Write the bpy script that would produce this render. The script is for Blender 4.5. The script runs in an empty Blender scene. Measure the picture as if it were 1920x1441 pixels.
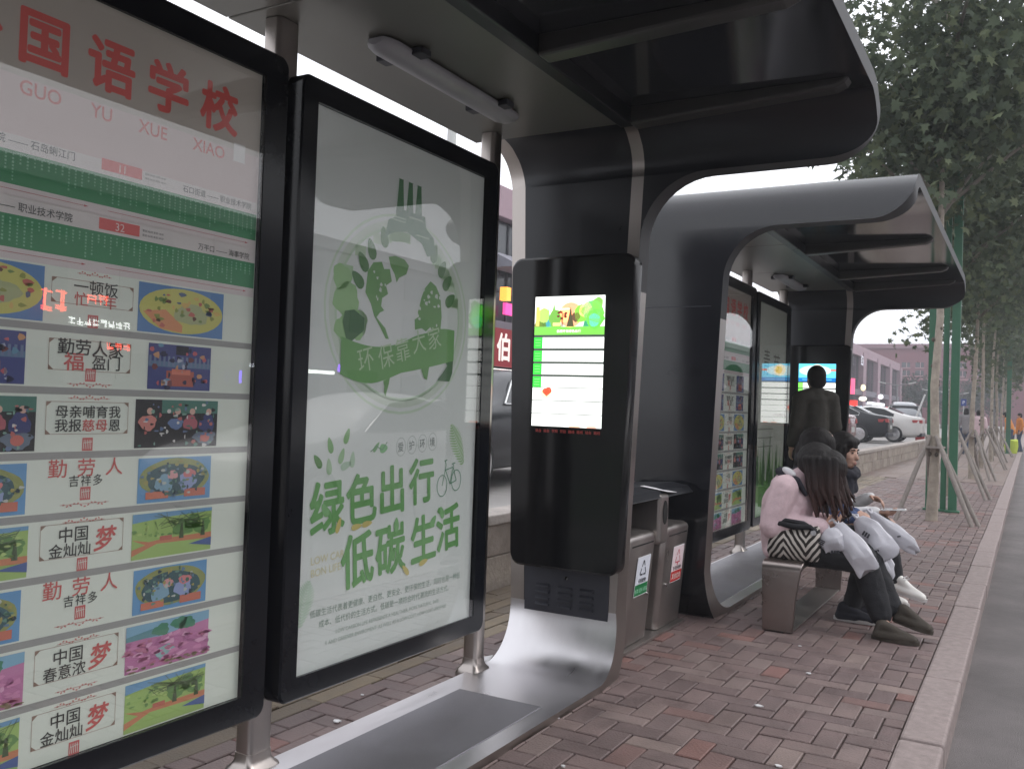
import bpy, bmesh, math, random
import numpy as np
from mathutils import Vector, Matrix, Euler
random.seed(7)
RNG = np.random.default_rng(7)
R = math.radians
PI = math.pi
S = bpy.context.scene
C = S.collection

# ---------------------------------------------------------------- camera
cam = bpy.data.cameras.new('camera')
camo = bpy.data.objects.new('camera', cam)
C.objects.link(camo)
cam.sensor_width = 36.0
cam.lens = 31.875
cam.clip_start = 0.05
cam.clip_end = 3000
camo.matrix_world = Matrix(((0.8678111573909383, -0.019318710382292673, 0.496518461426124, 0),
                            (0.49569044984988925, -0.03585265597323977, -0.8677589325309645, 0),
                            (0.034565489081086295, 0.9991703430791117, -0.02153723463575796, 1.25),
                            (0, 0, 0, 1)))
S.camera = camo

# ---------------------------------------------------------------- sky, sun, exposure
SUN_EL, SUN_ROT = 48, 60
w = bpy.data.worlds.new('World')
S.world = w
w.use_nodes = True
nt = w.node_tree
nt.nodes.clear()
sky = nt.nodes.new('ShaderNodeTexSky')
sky.sky_type = 'NISHITA'
sky.sun_disc = False
sky.sun_elevation = R(SUN_EL)
sky.sun_rotation = R(SUN_ROT)
sky.air_density = 1.6
sky.dust_density = 6.0
sky.ozone_density = 1.0
hs = nt.nodes.new('ShaderNodeHueSaturation')      # an overcast sky is nearly colourless
hs.inputs['Saturation'].default_value = 0.22
cl = nt.nodes.new('ShaderNodeMix')                 # even cloud cover over most of it
cl.data_type = 'RGBA'
cl.inputs['Factor'].default_value = 0.8
cl.inputs['B'].default_value = (10.6, 10.8, 11.4, 1)
bg = nt.nodes.new('ShaderNodeBackground')
bg.inputs['Strength'].default_value = 0.15
out = nt.nodes.new('ShaderNodeOutputWorld')
nt.links.new(sky.outputs[0], hs.inputs['Color'])
nt.links.new(hs.outputs[0], cl.inputs['A'])
nt.links.new(cl.outputs['Result'], bg.inputs['Color'])
nt.links.new(bg.outputs[0], out.inputs['Surface'])
sun = bpy.data.lights.new('sun', 'SUN')
sun.energy = 0.6
sun.angle = R(25)
sun.color = (1, 0.96, 0.92)
suno = bpy.data.objects.new('sun', sun)
C.objects.link(suno)
suno.rotation_euler = (R(90 - SUN_EL), 0, R(180 - SUN_ROT))
S.view_settings.view_transform = 'Standard'
S.view_settings.look = 'None'
S.view_settings.exposure = 0.2
S.view_settings.gamma = 1.0
S.cycles.max_bounces = 8
S.cycles.transparent_max_bounces = 16

# ---------------------------------------------------------------- materials
def lin(r, g, b):
    f = lambda v: (v / 255 / 12.92) if v / 255 <= 0.04045 else ((v / 255 + 0.055) / 1.055) ** 2.4
    return (f(r), f(g), f(b))

def mat(name, col=(.5, .5, .5), rough=.5, metal=0.0, coat=0.0, var=0.0, vscale=8.0, bump=0.0, bscale=60.0, attr=False,
        emit=0.0, stretch=(1, 1, 1), rvar=0.0, spec=.5, trans=0.0, vdetail=6.0, dim=1.0, sat=1.0):
    m = bpy.data.materials.new(name)
    m.use_nodes = True
    t = m.node_tree
    p = t.nodes['Principled BSDF']
    p.inputs['Roughness'].default_value = rough
    p.inputs['Metallic'].default_value = metal
    p.inputs['Specular IOR Level'].default_value = spec
    p.inputs['Coat Weight'].default_value = coat
    p.inputs['Coat Roughness'].default_value = 0.04
    p.inputs['Base Color'].default_value = (*col, 1)
    src = None
    if attr:
        a = t.nodes.new('ShaderNodeAttribute')
        a.attribute_name = 'Col'
        src = a.outputs['Color']
        if sat != 1.0:                              # scales the saturation of the ink colours
            h_ = t.nodes.new('ShaderNodeHueSaturation'); h_.inputs['Saturation'].default_value = sat
            t.links.new(src, h_.inputs['Color']); src = h_.outputs[0]
    if var or bump or rvar:
        tc = t.nodes.new('ShaderNodeTexCoord')
        mp = t.nodes.new('ShaderNodeMapping')
        mp.inputs['Scale'].default_value = stretch
        t.links.new(tc.outputs['Object'], mp.inputs['Vector'])
    if var or rvar:
        n = t.nodes.new('ShaderNodeTexNoise')
        n.inputs['Scale'].default_value = vscale
        n.inputs['Detail'].default_value = vdetail
        n.inputs['Roughness'].default_value = .65
        t.links.new(mp.outputs[0], n.inputs['Vector'])
    if var:
        mr = t.nodes.new('ShaderNodeMapRange')
        mr.inputs['From Min'].default_value = .25
        mr.inputs['From Max'].default_value = .75
        mr.inputs['To Min'].default_value = (1 - var) * dim
        mr.inputs['To Max'].default_value = (1 + var) * dim
        t.links.new(n.outputs[0], mr.inputs['Value'])
        mx = t.nodes.new('ShaderNodeMix')
        mx.data_type = 'RGBA'
        mx.blend_type = 'MULTIPLY'
        mx.inputs['Factor'].default_value = 1
        if src is None:
            mx.inputs['A'].default_value = (*col, 1)
        else:
            t.links.new(src, mx.inputs['A'])
        t.links.new(mr.outputs[0], mx.inputs['B'])
        src = mx.outputs['Result']
    if rvar:
        mr2 = t.nodes.new('ShaderNodeMapRange')
        mr2.inputs['From Min'].default_value = .3
        mr2.inputs['From Max'].default_value = .7
        mr2.inputs['To Min'].default_value = max(0, rough - rvar)
        mr2.inputs['To Max'].default_value = min(1, rough + rvar)
        t.links.new(n.outputs[0], mr2.inputs['Value'])
        t.links.new(mr2.outputs[0], p.inputs['Roughness'])
    if src is not None:
        t.links.new(src, p.inputs['Base Color'])
    if bump:
        n2 = t.nodes.new('ShaderNodeTexNoise')
        n2.inputs['Scale'].default_value = bscale
        n2.inputs['Detail'].default_value = 4
        t.links.new(mp.outputs[0], n2.inputs['Vector'])
        b = t.nodes.new('ShaderNodeBump')
        b.inputs['Strength'].default_value = bump
        b.inputs['Distance'].default_value = .01
        t.links.new(n2.outputs[0], b.inputs['Height'])
        t.links.new(b.outputs[0], p.inputs['Normal'])
    if emit:
        p.inputs['Emission Strength'].default_value = emit
        if src is not None:
            t.links.new(src, p.inputs['Emission Color'])
        else:
            p.inputs['Emission Color'].default_value = (*col, 1)
    if trans:                                       # leaves let some light through
        tl = t.nodes.new('ShaderNodeBsdfTranslucent')
        if src is not None:
            t.links.new(src, tl.inputs['Color'])
        else:
            tl.inputs['Color'].default_value = (*col, 1)
        ms = t.nodes.new('ShaderNodeMixShader')
        ms.inputs[0].default_value = trans
        t.links.new(p.outputs[0], ms.inputs[1])
        t.links.new(tl.outputs[0], ms.inputs[2])
        t.links.new(ms.outputs[0], t.nodes['Material Output'].inputs['Surface'])
    return m

def glass_mat(name, tint=(1, 1, 1), ior=1.5, rough=0.0):
    m = bpy.data.materials.new(name)
    m.use_nodes = True
    t = m.node_tree
    t.nodes.clear()
    tr = t.nodes.new('ShaderNodeBsdfTransparent')
    tr.inputs[0].default_value = (*tint, 1)
    gl = t.nodes.new('ShaderNodeBsdfGlossy')
    gl.inputs['Roughness'].default_value = rough
    lw = t.nodes.new('ShaderNodeLayerWeight')          # Schlick reflectance, the same from either side
    lw.inputs['Blend'].default_value = .5
    pw = t.nodes.new('ShaderNodeMath'); pw.operation = 'POWER'; pw.inputs[1].default_value = 5
    fr = t.nodes.new('ShaderNodeMath'); fr.operation = 'MULTIPLY_ADD'
    f0 = ((ior - 1) / (ior + 1)) ** 2
    fr.inputs[1].default_value = 1 - f0; fr.inputs[2].default_value = f0
    t.links.new(lw.outputs['Facing'], pw.inputs[0]); t.links.new(pw.outputs[0], fr.inputs[0])
    ms = t.nodes.new('ShaderNodeMixShader')
    o = t.nodes.new('ShaderNodeOutputMaterial')
    t.links.new(fr.outputs[0], ms.inputs[0])
    t.links.new(tr.outputs[0], ms.inputs[1])
    t.links.new(gl.outputs[0], ms.inputs[2])
    t.links.new(ms.outputs[0], o.inputs[0])
    return m

M = {}
M['slate'] = mat('slate_paint', (.0115, .012, .0150), .15, 0, var=.15, vscale=3, rvar=.04)
M['dark_in'] = mat('charcoal_paint', (.015, .016, .020), .32, .2, var=.15, vscale=4, rvar=.05)
M['roof_in'] = mat('canopy_underside', (.020, .021, .025), .09, 0, var=.1, vscale=1.5, vdetail=2)
M['rimdark'] = mat('canopy_rim', (.028, .028, .031), .6)
M['soffit'] = mat('soffit_steel', (.175, .173, .156), .34, .5, var=.06, vscale=1.2, vdetail=2)
M['steel'] = mat('brushed_steel', (.37, .335, .315), .34, 1.0, var=.09, vscale=3, stretch=(1, 1, .25), rvar=.06)
M['steel_floor'] = mat('worn_floor_steel', (.60, .585, .60), .33, 1.0, var=.08, vscale=2.5, stretch=(3, .6, .6), rvar=.09)
M['steel_dull'] = mat('dull_steel', (.36, .33, .315), .36, .9, var=.22, vscale=5, rvar=.1, stretch=(1, 1, .4))
M['mat'] = mat('grip_plate', (.19, .185, .205), .42, .55, var=.18, vscale=3, rvar=.12, bump=.25, bscale=420)
M['frame'] = mat('panel_frame_black', (.008, .009, .012), .16, 0, spec=.22, var=.2, vscale=3)
M['kiosk'] = mat('kiosk_black_glass', (.008, .008, .009), .14, 0, spec=.35)
M['grille'] = mat('grille_grey', (.035, .036, .046), .5, .2, var=.1, vscale=10)
M['void'] = mat('slot_dark', (.004, .004, .004), .8)
M['glass'] = glass_mat('pane_glass', ior=1.62)
M['print'] = mat('backlit_print', attr=True, rough=.6, emit=.10, var=.04, vscale=2, dim=.70, sat=.86)
M['sticker'] = mat('sticker_print', attr=True, rough=.45)
M['screen'] = mat('lit_screen', attr=True, rough=.4, emit=1.15)
M['bench'] = mat('bench_steel', (.30, .26, .245), .30, 1.0, var=.1, vscale=4, rvar=.07)
M['arm'] = mat('arm_paint', (.042, .041, .040), .4, .2, var=.08)
M['lamp'] = mat('lamp_housing', (.30, .30, .32), .4, 0, var=.08, vscale=6)
M['brick'] = mat('clay_brick', attr=True, rough=.62, var=.30, vscale=5, bump=.5, bscale=110, rvar=.2, vdetail=9)
M['mortar'] = mat('sandy_joint', (.10, .082, .072), .9, var=.3, vscale=9, bump=.4, bscale=90)
M['kerb'] = mat('kerb_granite', (.265, .215, .205), .75, var=.24, vscale=26, bump=.25, bscale=200)
M['asphalt'] = mat('asphalt', (.148, .132, .130), .8, var=.34, vscale=1.6, bump=.9, bscale=240, vdetail=12)
M['wallstone'] = mat('rough_stone', attr=True, rough=.85, var=.3, vscale=7, bump=.6, bscale=40)
M['concrete'] = mat('parking_concrete', (.30, .285, .275), .8, var=.18, vscale=2, bump=.2, bscale=60)
M['bark'] = mat('plane_bark', attr=True, rough=.85, var=.35, vscale=9, bump=.5, bscale=30)
M['leaf'] = mat('plane_leaf', attr=True, rough=.75, spec=.2, trans=.34)
M['pole'] = mat('prop_wood', (.25, .22, .20), .85, var=.25, vscale=8, stretch=(4, 4, 1), bump=.4, bscale=40)
M['green'] = mat('green_paint', (.028, .115, .062), .5, var=.15, vscale=5)
M['rubber'] = mat('tyre_rubber', (.012, .012, .012), .8)
M['rim'] = mat('alloy_rim', (.55, .55, .56), .25, .9)
M['carglass'] = mat('car_glass', (.010, .012, .014), .06, 0, spec=.3)
M['chrome'] = mat('chrome_trim', (.7, .7, .7), .12, 1)
M['plate'] = mat('pale_plate', (.5, .52, .5), .5)
M['skin'] = mat('skin', (.47, .28, .21), .5, var=.1, vscale=14)
M['hair'] = mat('black_hair', (.008, .006, .006), .6, spec=.22, var=.5, vscale=60, stretch=(1, 1, .08), bump=.5, bscale=120)
M['hairbrown'] = mat('brown_hair', (.026, .013, .011), .55, spec=.3, var=.6, vscale=90, stretch=(1, 1, .05), bump=.8, bscale=170)
M['pink'] = mat('pink_wool', (.62, .465, .49), .95, var=.10, vscale=30, bump=.35, bscale=160)
M['navy'] = mat('navy_cloth', (.016, .016, .024), .9, var=.25, vscale=20, bump=.3, bscale=140)
M['blacktrouser'] = mat('black_trousers', (.011, .011, .014), .85, var=.25, vscale=14, bump=.3, bscale=120)
M['olive'] = mat('olive_jacket', (.040, .036, .029), .85, var=.2, vscale=14, bump=.3, bscale=100)
M['blue'] = mat('blue_sleeve', (.045, .07, .16), .85, var=.15, vscale=20)
M['white'] = mat('white_cloth', (.62, .61, .62), .8, var=.08, vscale=10)
M['whiteshoe'] = mat('white_leather', (.68, .66, .63), .5, var=.06, vscale=10)
M['sole'] = mat('pale_sole', (.5, .48, .47), .7)
M['brownshoe'] = mat('brown_suede', (.045, .036, .027), .8, var=.2, vscale=16, bump=.2, bscale=120)
M['lip'] = mat('lips', (.30, .13, .11), .6)
M['eye'] = mat('eye_dark', (.01, .008, .008), .25)
M['bag'] = mat('white_plastic', (.66, .65, .70), .36, var=.05, vscale=6, bump=.5, bscale=16, trans=.25)
M['red'] = mat('red_paint', (.36, .025, .025), .45, var=.1, vscale=4)
M['grey'] = mat('grey_metal', (.25, .25, .26), .5, .3)
M['whitepaint'] = mat('white_paint', (.72, .72, .72), .4)
M['orange'] = mat('orange_vest', (.62, .22, .04), .8)
M['lime'] = mat('lime_bag', (.48, .58, .05), .6)
M['denim'] = mat('denim', (.04, .06, .11), .85, var=.2, vscale=15)
M['greytop'] = mat('grey_top', (.23, .22, .225), .9, var=.1, vscale=12)
M['facade'] = mat('facade_panels', attr=True, rough=.6, var=.12, vscale=.8)
M['facadeglass'] = mat('facade_glass', (.05, .055, .065), .15, .2, var=.2, vscale=.6)
M['hedge'] = mat('far_foliage', attr=True, rough=.7, trans=.2)
M['signlit'] = mat('lit_sign', attr=True, rough=.5, emit=1.3)
M['signdim'] = mat('dim_sign', attr=True, rough=.5, emit=.25)

# ---------------------------------------------------------------- mesh builder
def nrm(v):
    v = Vector(v)
    return v.normalized()

class MB:
    def __init__(s):
        s.v = []; s.f = []; s.m = []; s.c = []
    def add(s, vs, fs, m=0, col=(1, 1, 1)):
        b = len(s.v)
        s.v.extend(tuple(p) for p in vs)
        for f in fs:
            s.f.append([b + i for i in f]); s.m.append(m); s.c.append(col)
    def box(s, c, d, m=0, col=(1, 1, 1), rot=None, taper=1.0):
        x, y, z = d[0] / 2, d[1] / 2, d[2] / 2
        vs = [Vector((sx * x * (taper if sz > 0 else 1), sy * y * (taper if sz > 0 else 1), sz * z)) for sz in (-1, 1) for sx, sy in ((-1, -1), (1, -1), (1, 1), (-1, 1))]
        if rot: 
            q = Euler(rot).to_matrix(); vs = [q @ p for p in vs]
        vs = [p + Vector(c) for p in vs]
        s.add(vs, [(3, 2, 1, 0), (4, 5, 6, 7), (0, 1, 5, 4), (1, 2, 6, 5), (2, 3, 7, 6), (3, 0, 4, 7)], m, col)
    def hexa(s, vs, m=0, col=(1, 1, 1)):
        s.add(vs, [(3, 2, 1, 0), (4, 5, 6, 7), (0, 1, 5, 4), (1, 2, 6, 5), (2, 3, 7, 6), (3, 0, 4, 7)], m, col)
    def loft(s, rings, m=0, col=(1, 1, 1), cap=True, closed=False):
        n = len(rings[0]); vs = [p for r in rings for p in r]; fs = []
        k = len(rings)
        for i in range(k if closed else k - 1):
            j = (i + 1) % k
            for a in range(n):
                b = (a + 1) % n
                fs.append((i * n + a, i * n + b, j * n + b, j * n + a))
        if cap and not closed:
            fs.append(tuple(range(n - 1, -1, -1))); fs.append(tuple((k - 1) * n + a for a in range(n)))
        s.add(vs, fs, m, col)
    def tube(s, pts, rads, n=10, m=0, col=(1, 1, 1), rounded=False):
        pts = [Vector(p) for p in pts]
        if not isinstance(rads, (list, tuple)): rads = [rads] * len(pts)
        rings = []
        d0 = (pts[1] - pts[0]).normalized()
        up = Vector((0, 0, 1)) if abs(d0.z) < .9 else Vector((1, 0, 0))
        u = d0.cross(up).normalized()
        for i, p in enumerate(pts):
            if i == 0: d = d0
            elif i == len(pts) - 1: d = (pts[i] - pts[i - 1]).normalized()
            else: d = ((pts[i + 1] - p).normalized() + (p - pts[i - 1]).normalized()).normalized()
            u = (u - d * u.dot(d)).normalized(); v = d.cross(u)
            if rounded and i == 0:
                for t in (.15, .5, .85):
                    a = t * PI / 2
                    rings.append([p - d * rads[0] * math.cos(a) + (u * math.cos(q) + v * math.sin(q)) * rads[0] * math.sin(a) for q in [2 * PI * k / n for k in range(n)]])
            rings.append([p + (u * math.cos(q) + v * math.sin(q)) * rads[i] for q in [2 * PI * k / n for k in range(n)]])
            if rounded and i == len(pts) - 1:
                for t in (.85, .5, .15):
                    a = t * PI / 2
                    rings.append([p + d * rads[-1] * math.cos(a) + (u * math.cos(q) + v * math.sin(q)) * rads[-1] * math.sin(a) for q in [2 * PI * k / n for k in range(n)]])
        s.loft(rings, m, col)
    def ell(s, c, r, m=0, col=(1, 1, 1), rot=None, nu=14, nv=9):
        q = Euler(rot).to_matrix() if rot else None
        rings = []
        for j in range(nv + 1):
            a = PI * (j + .02 if j == 0 else (j - .02 if j == nv else j)) / nv
            ring = []
            for i in range(nu):
                b = 2 * PI * i / nu
                p = Vector((r[0] * math.sin(a) * math.cos(b), r[1] * math.sin(a) * math.sin(b), -r[2] * math.cos(a)))
                if q: p = q @ p
                ring.append(p + Vector(c))
            rings.append(ring)
        s.loft(rings, m, col)
    def lathe(s, prof, c, axis='z', n=24, m=0, col=(1, 1, 1)):
        rings = []
        for (r, h) in prof:
            ring = []
            for k in range(n):
                a = 2 * PI * k / n
                x, y = r * math.cos(a), r * math.sin(a)
                p = (x, y, h) if axis == 'z' else ((x, h, y) if axis == 'y' else (h, x, y))
                ring.append(Vector(p) + Vector(c))
            rings.append(ring)
        s.loft(rings, m, col)
    def prism(s, poly, axis, lo, hi, m=0, col=(1, 1, 1), poly2=None):
        # extrude a 2-D outline along an axis; the outline may differ at the far end
        poly2 = poly2 or poly
        def P(a, b, h):
            return {'x': (h, a, b), 'y': (a, h, b), 'z': (a, b, h)}[axis]
        n = len(poly)
        vs = [P(a, b, lo) for a, b in poly] + [P(a, b, hi) for a, b in poly2]
        fs = [tuple(range(n)), tuple(range(2 * n - 1, n - 1, -1))] + [(i, n + i, n + (i + 1) % n, (i + 1) % n) for i in range(n)]
        s.add(vs, fs, m, col)
    def build(s, name, mats, parent=None, smooth=None, bevel=0, seg=2, recalc=True, subsurf=0, root=None):
        me = bpy.data.meshes.new(name)
        base = parent
        while base is not None and base.parent is not None: base = base.parent
        off = Vector(base.location) if base is not None else Vector((0, 0, 0))
        vs = s.v if off.length == 0 else [(p[0] - off.x, p[1] - off.y, p[2] - off.z) for p in s.v]
        me.from_pydata(vs, [], s.f)
        mats = mats if isinstance(mats, (list, tuple)) else [mats]
        for m in mats: me.materials.append(m)
        me.polygons.foreach_set('material_index', s.m)
        if any(c != (1, 1, 1) for c in s.c):
            at = me.attributes.new('Col', 'FLOAT_COLOR', 'CORNER')
            arr = np.ones((len(me.loops), 4), np.float32)
            cnt = np.array([len(f) for f in s.f])
            arr[:, :3] = np.repeat(np.array(s.c, np.float32), cnt, axis=0)
            at.data.foreach_set('color', arr.ravel())
        me.validate(clean_customdata=False)
        me.update()
        if recalc:
            bm = bmesh.new(); bm.from_mesh(me); bmesh.ops.recalc_face_normals(bm, faces=bm.faces[:]); bm.to_mesh(me); bm.free()
        if smooth is not None:
            me.shade_smooth(); me.set_sharp_from_angle(angle=R(smooth))
        o = bpy.data.objects.new(name, me)
        C.objects.link(o)
        if parent is not None:
            o.parent = parent
        if bevel:
            b = o.modifiers.new('bevel', 'BEVEL'); b.width = bevel; b.segments = seg; b.limit_method = 'ANGLE'; b.angle_limit = R(40)
        if subsurf:
            b = o.modifiers.new('sub', 'SUBSURF'); b.levels = subsurf; b.render_levels = subsurf
        return o

def tag(o, label=None, cat=None, group=None, kind=None):
    if label: o['label'] = label
    if cat: o['category'] = cat
    if group: o['group'] = group
    if kind: o['kind'] = kind
    return o
def thing(name, label, cat, loc, group=None):
    o = bpy.data.objects.new(name, None)
    C.objects.link(o)
    o.location = loc
    o.empty_display_size = .1
    return tag(o, label, cat, group)
def copy_tree(o, loc=None, rz=None, label=None):
    r = o.copy(); C.objects.link(r)
    if loc is not None: r.location = loc
    if rz is not None: r.rotation_euler = (0, 0, rz)
    if label: r['label'] = label
    for ch in list(o.children):
        c = ch.copy(); C.objects.link(c); c.parent = r
        for g in list(ch.children):
            d = g.copy(); C.objects.link(d); d.parent = c
    return r

# ---------------------------------------------------------------- flat print drawing
class Plane:
    def __init__(s, O, U, V, step=.0006):
        s.O, s.U, s.V = Vector(O), Vector(U), Vector(V)
        s.N = s.U.cross(s.V); s.step = step
        s.mb = MB()
    def P(s, u, v, l):
        return s.O + s.U * u + s.V * v + s.N * (l * s.step)
    def poly(s, pts, col, l=1):
        s.mb.add([s.P(u, v, l) for u, v in pts], [tuple(range(len(pts)))], 0, col)
    def rect(s, u0, v0, u1, v1, col, l=1):
        s.poly([(u0, v0), (u1, v0), (u1, v1), (u0, v1)], col, l)
    def ell(s, u, v, a, b, col, l=1, n=20, rot=0, wob=0):
        ph = random.random() * 6
        pts = []
        for k in range(n):
            t = 2 * PI * k / n
            q = 1 + wob * math.sin(3 * t + ph) + wob * .6 * math.sin(7 * t + 2 * ph)
            x, y = a * q * math.cos(t), b * q * math.sin(t)
            pts.append((u + x * math.cos(rot) - y * math.sin(rot), v + x * math.sin(rot) + y * math.cos(rot)))
        s.poly(pts, col, l)
    def line(s, pts, wd, col, l=1):
        for (a, b), (c, d) in zip(pts[:-1], pts[1:]):
            L = math.hypot(c - a, d - b) or 1e-6
            nx, ny = -(d - b) / L * wd / 2, (c - a) / L * wd / 2
            s.poly([(a + nx, b + ny), (a - nx, b - ny), (c - nx, d - ny), (c + nx, d + ny)], col, l)
    def ring(s, u, v, a, b, wd, col, l=1, n=28, t0=0, t1=2 * PI):
        for k in range(n):
            p, q = t0 + (t1 - t0) * k / n, t0 + (t1 - t0) * (k + 1) / n
            s.poly([(u + (a - wd) * math.cos(p), v + (b - wd) * math.sin(p)), (u + a * math.cos(p), v + b * math.sin(p)),
                    (u + a * math.cos(q), v + b * math.sin(q)), (u + (a - wd) * math.cos(q), v + (b - wd) * math.sin(q))], col, l)
    def text(s, body, u, v, size, col, l=2, bold=0.0, align='LEFT', sx=1.0, slant=0.0, rot=0.0, gap=1.0):
        # heavier weights are the plain glyph laid down several times, slightly shifted
        vs, fs = glyphs(body, 0.0, align, gap)
        cr, sr = math.cos(rot), math.sin(rot)
        bd = max(0, bold)
        n = 0 if bd < .003 else (4 if bd < .012 else 8)
        sh = [(0, 0)] + [(bd * math.cos(2 * PI * k / n), bd * math.sin(2 * PI * k / n)) for k in range(n)]
        for j, (dx, dy) in enumerate(sh):
            q = []
            for x, y in vs:
                x, y = (x + dx + y * slant) * size * sx, (y + dy) * size
                q.append(s.P(u + x * cr - y * sr, v + x * sr + y * cr, l + j * .09))
            s.mb.add(q, fs, 0, col)

_gl = {}
def glyphs(body, bold, align, gap):
    k = (body, bold, align, gap)
    if k not in _gl:
        cu = bpy.data.curves.new('type', 'FONT')
        cu.body = body; cu.size = 1; cu.align_x = align; cu.offset = bold; cu.space_character = gap
        cu.resolution_u = 3
        o = bpy.data.objects.new('type', cu)
        C.objects.link(o)
        dg = bpy.context.evaluated_depsgraph_get()
        me = o.evaluated_get(dg).to_mesh()
        _gl[k] = ([(p.co.x, p.co.y) for p in me.vertices], [tuple(f.vertices) for f in me.polygons])
        o.evaluated_get(dg).to_mesh_clear()
        bpy.data.objects.remove(o); bpy.data.curves.remove(cu)
    return _gl[k]

# ================================================================ GROUND
g = MB(); g.box((10, 300, -.6), (900, 900, 1.0))
tag(g.build('road', M['asphalt']), kind='structure')
PAVE_X0, KERB_X0, KERB_X1 = -3.16, -.42, -.26
g = MB(); g.box(((PAVE_X0 + KERB_X0) / 2 - .2, 145, -.076), (KERB_X0 - PAVE_X0 + .4, 320, .12))
tag(g.build('pavement_bed', M['mortar']), kind='structure')
# herringbone clay bricks, each with its own tone
g = MB()
BR = [lin(142, 122, 118), lin(137, 117, 114), lin(132, 113, 111), lin(147, 128, 124), lin(127, 108, 106), lin(140, 119, 116), lin(134, 114, 112)]
RED = [lin(150, 112, 105), lin(146, 108, 102), lin(140, 110, 105)]
def brick(x0, y0, x1, y1, col, jit=.0022, gap=.0035, ch=.004, zb=0.0):
    z = zb + random.uniform(-jit, jit)
    tx, ty = random.uniform(-jit, jit) * .6, random.uniform(-jit, jit) * .6
    x0 += gap; y0 += gap; x1 -= gap; y1 -= gap
    zz = [z + tx * a + ty * b for a, b in ((-1, -1), (1, -1), (1, 1), (-1, 1))]
    o = [(x0, y0), (x1, y0), (x1, y1), (x0, y1)]
    i = [(x0 + ch, y0 + ch), (x1 - ch, y0 + ch), (x1 - ch, y1 - ch), (x0 + ch, y1 - ch)]
    vs = [(a, b, -.03) for a, b in o] + [(a, b, q - ch * .8) for (a, b), q in zip(o, zz)] + [(a, b, q) for (a, b), q in zip(i, zz)]
    fs = [(8, 9, 10, 11)]
    for k in range(4):
        j = (k + 1) % 4
        fs += [(k, j, 4 + j, 4 + k), (4 + k, 4 + j, 8 + j, 8 + k)]
    k = random.uniform(.95, 1.05) * .62
    g.add(vs, fs, 0, tuple(c * k for c in col))
W0 = .1
nx = int((KERB_X0 - (-2.5)) / W0 + .5)
def shade(x, y):
    c = random.choice(BR)
    if random.random() < .045 or (random.random() < .45 and math.sin(x * 3.1 + 1) * math.sin(y * 1.7 + .4) > .72): c = random.choice(RED)
    if random.random() < .03: c = lin(160, 140, 134)
    return c
for r in range(0, 330):
    for c in range(-1, nx + 1):
        t = (c + r) % 4
        x, y = -2.5 + c * W0, 1.2 + r * W0
        if y > 20: continue
        if t == 0:
            a, b = max(x, -2.5), min(x + 2 * W0, KERB_X0)
            if b - a > .03: brick(a, y, b, y + W0, shade(x, y))
        elif t == 2 and 0 <= c < nx:
            brick(x, y, min(x + W0, KERB_X0), y + 2 * W0, shade(x, y))
# narrow tan strips running along the back of the shelters
TAN = [lin(150, 134, 112), lin(140, 124, 104), lin(160, 144, 122), lin(132, 118, 102)]
for c in range(6):
    y = 1.0 + random.random() * .3
    while y < 20:
        L = .4
        brick(-3.1 + c * .1, y, -3.0 + c * .1, y + L, random.choice(TAN), jit=.003)
        y += L
tag(g.build('brick_pavement', M['brick'], recalc=False), kind='structure')
# farther pavement: larger slabs, flat
g = MB()
for r in range(0, 150):
    for c in range(0, 7):
        x0, x1 = -3.16 + c * .392, -3.16 + (c + 1) * .392
        y0 = 20 + r * .8 + (.4 if c % 2 else 0)
        col = random.choice([lin(150, 132, 124), lin(142, 124, 116), lin(156, 138, 130), lin(146, 126, 116)])
        brick(x0, y0, min(x1, KERB_X0), y0 + .8, col, jit=.001, gap=.004)
tag(g.build('far_pavement', M['brick'], recalc=False), kind='structure')
# granite kerb
g = MB()
y = -3.0
while y < 110:
    L = .98
    x = random.uniform(-.002, .002)
    g.box(((KERB_X0 + KERB_X1) / 2 + x, y + L / 2, -.055 + random.uniform(-.003, .003)), (KERB_X1 - KERB_X0, L - .011, .125))
    y += L
tag(g.build('kerb', M['kerb'], bevel=.012), kind='structure')
# raised car park behind the low wall
g = MB(); g.box((-48.3, 60, -.14), (90, 190, .8))
tag(g.build('car_park_ground', M['concrete']), kind='structure')

# low retaining wall of rough stone blocks
wl = MB()
y = -2
STN = [lin(150, 140, 130), lin(140, 130, 122), lin(158, 148, 138)]
while y < 60:
    L = random.uniform(.55, .8)
    for z0, z1 in ((-.05, .21), (.214, .43)):
        wl.box((-3.22 + random.uniform(-.006, .006), y + L / 2 + (0.25 if z0 > 0 else 0), (z0 + z1) / 2), (.16, L - .006, z1 - z0), 0, random.choice(STN))
    y += L
low = wl.build('low_stone_wall', M['wallstone'], bevel=.008)
tag(low, 'long low wall of rough stone blocks edging the raised car park', 'wall')
wc = MB(); y = -2
while y < 60:
    wc.box((-3.235, y + .6, .465), (.24, 1.194, .07), 0, random.choice([lin(172, 164, 158), lin(164, 156, 150)])); y += 1.2
wc.build('coping', M['wallstone'], parent=low, bevel=.01)

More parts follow.
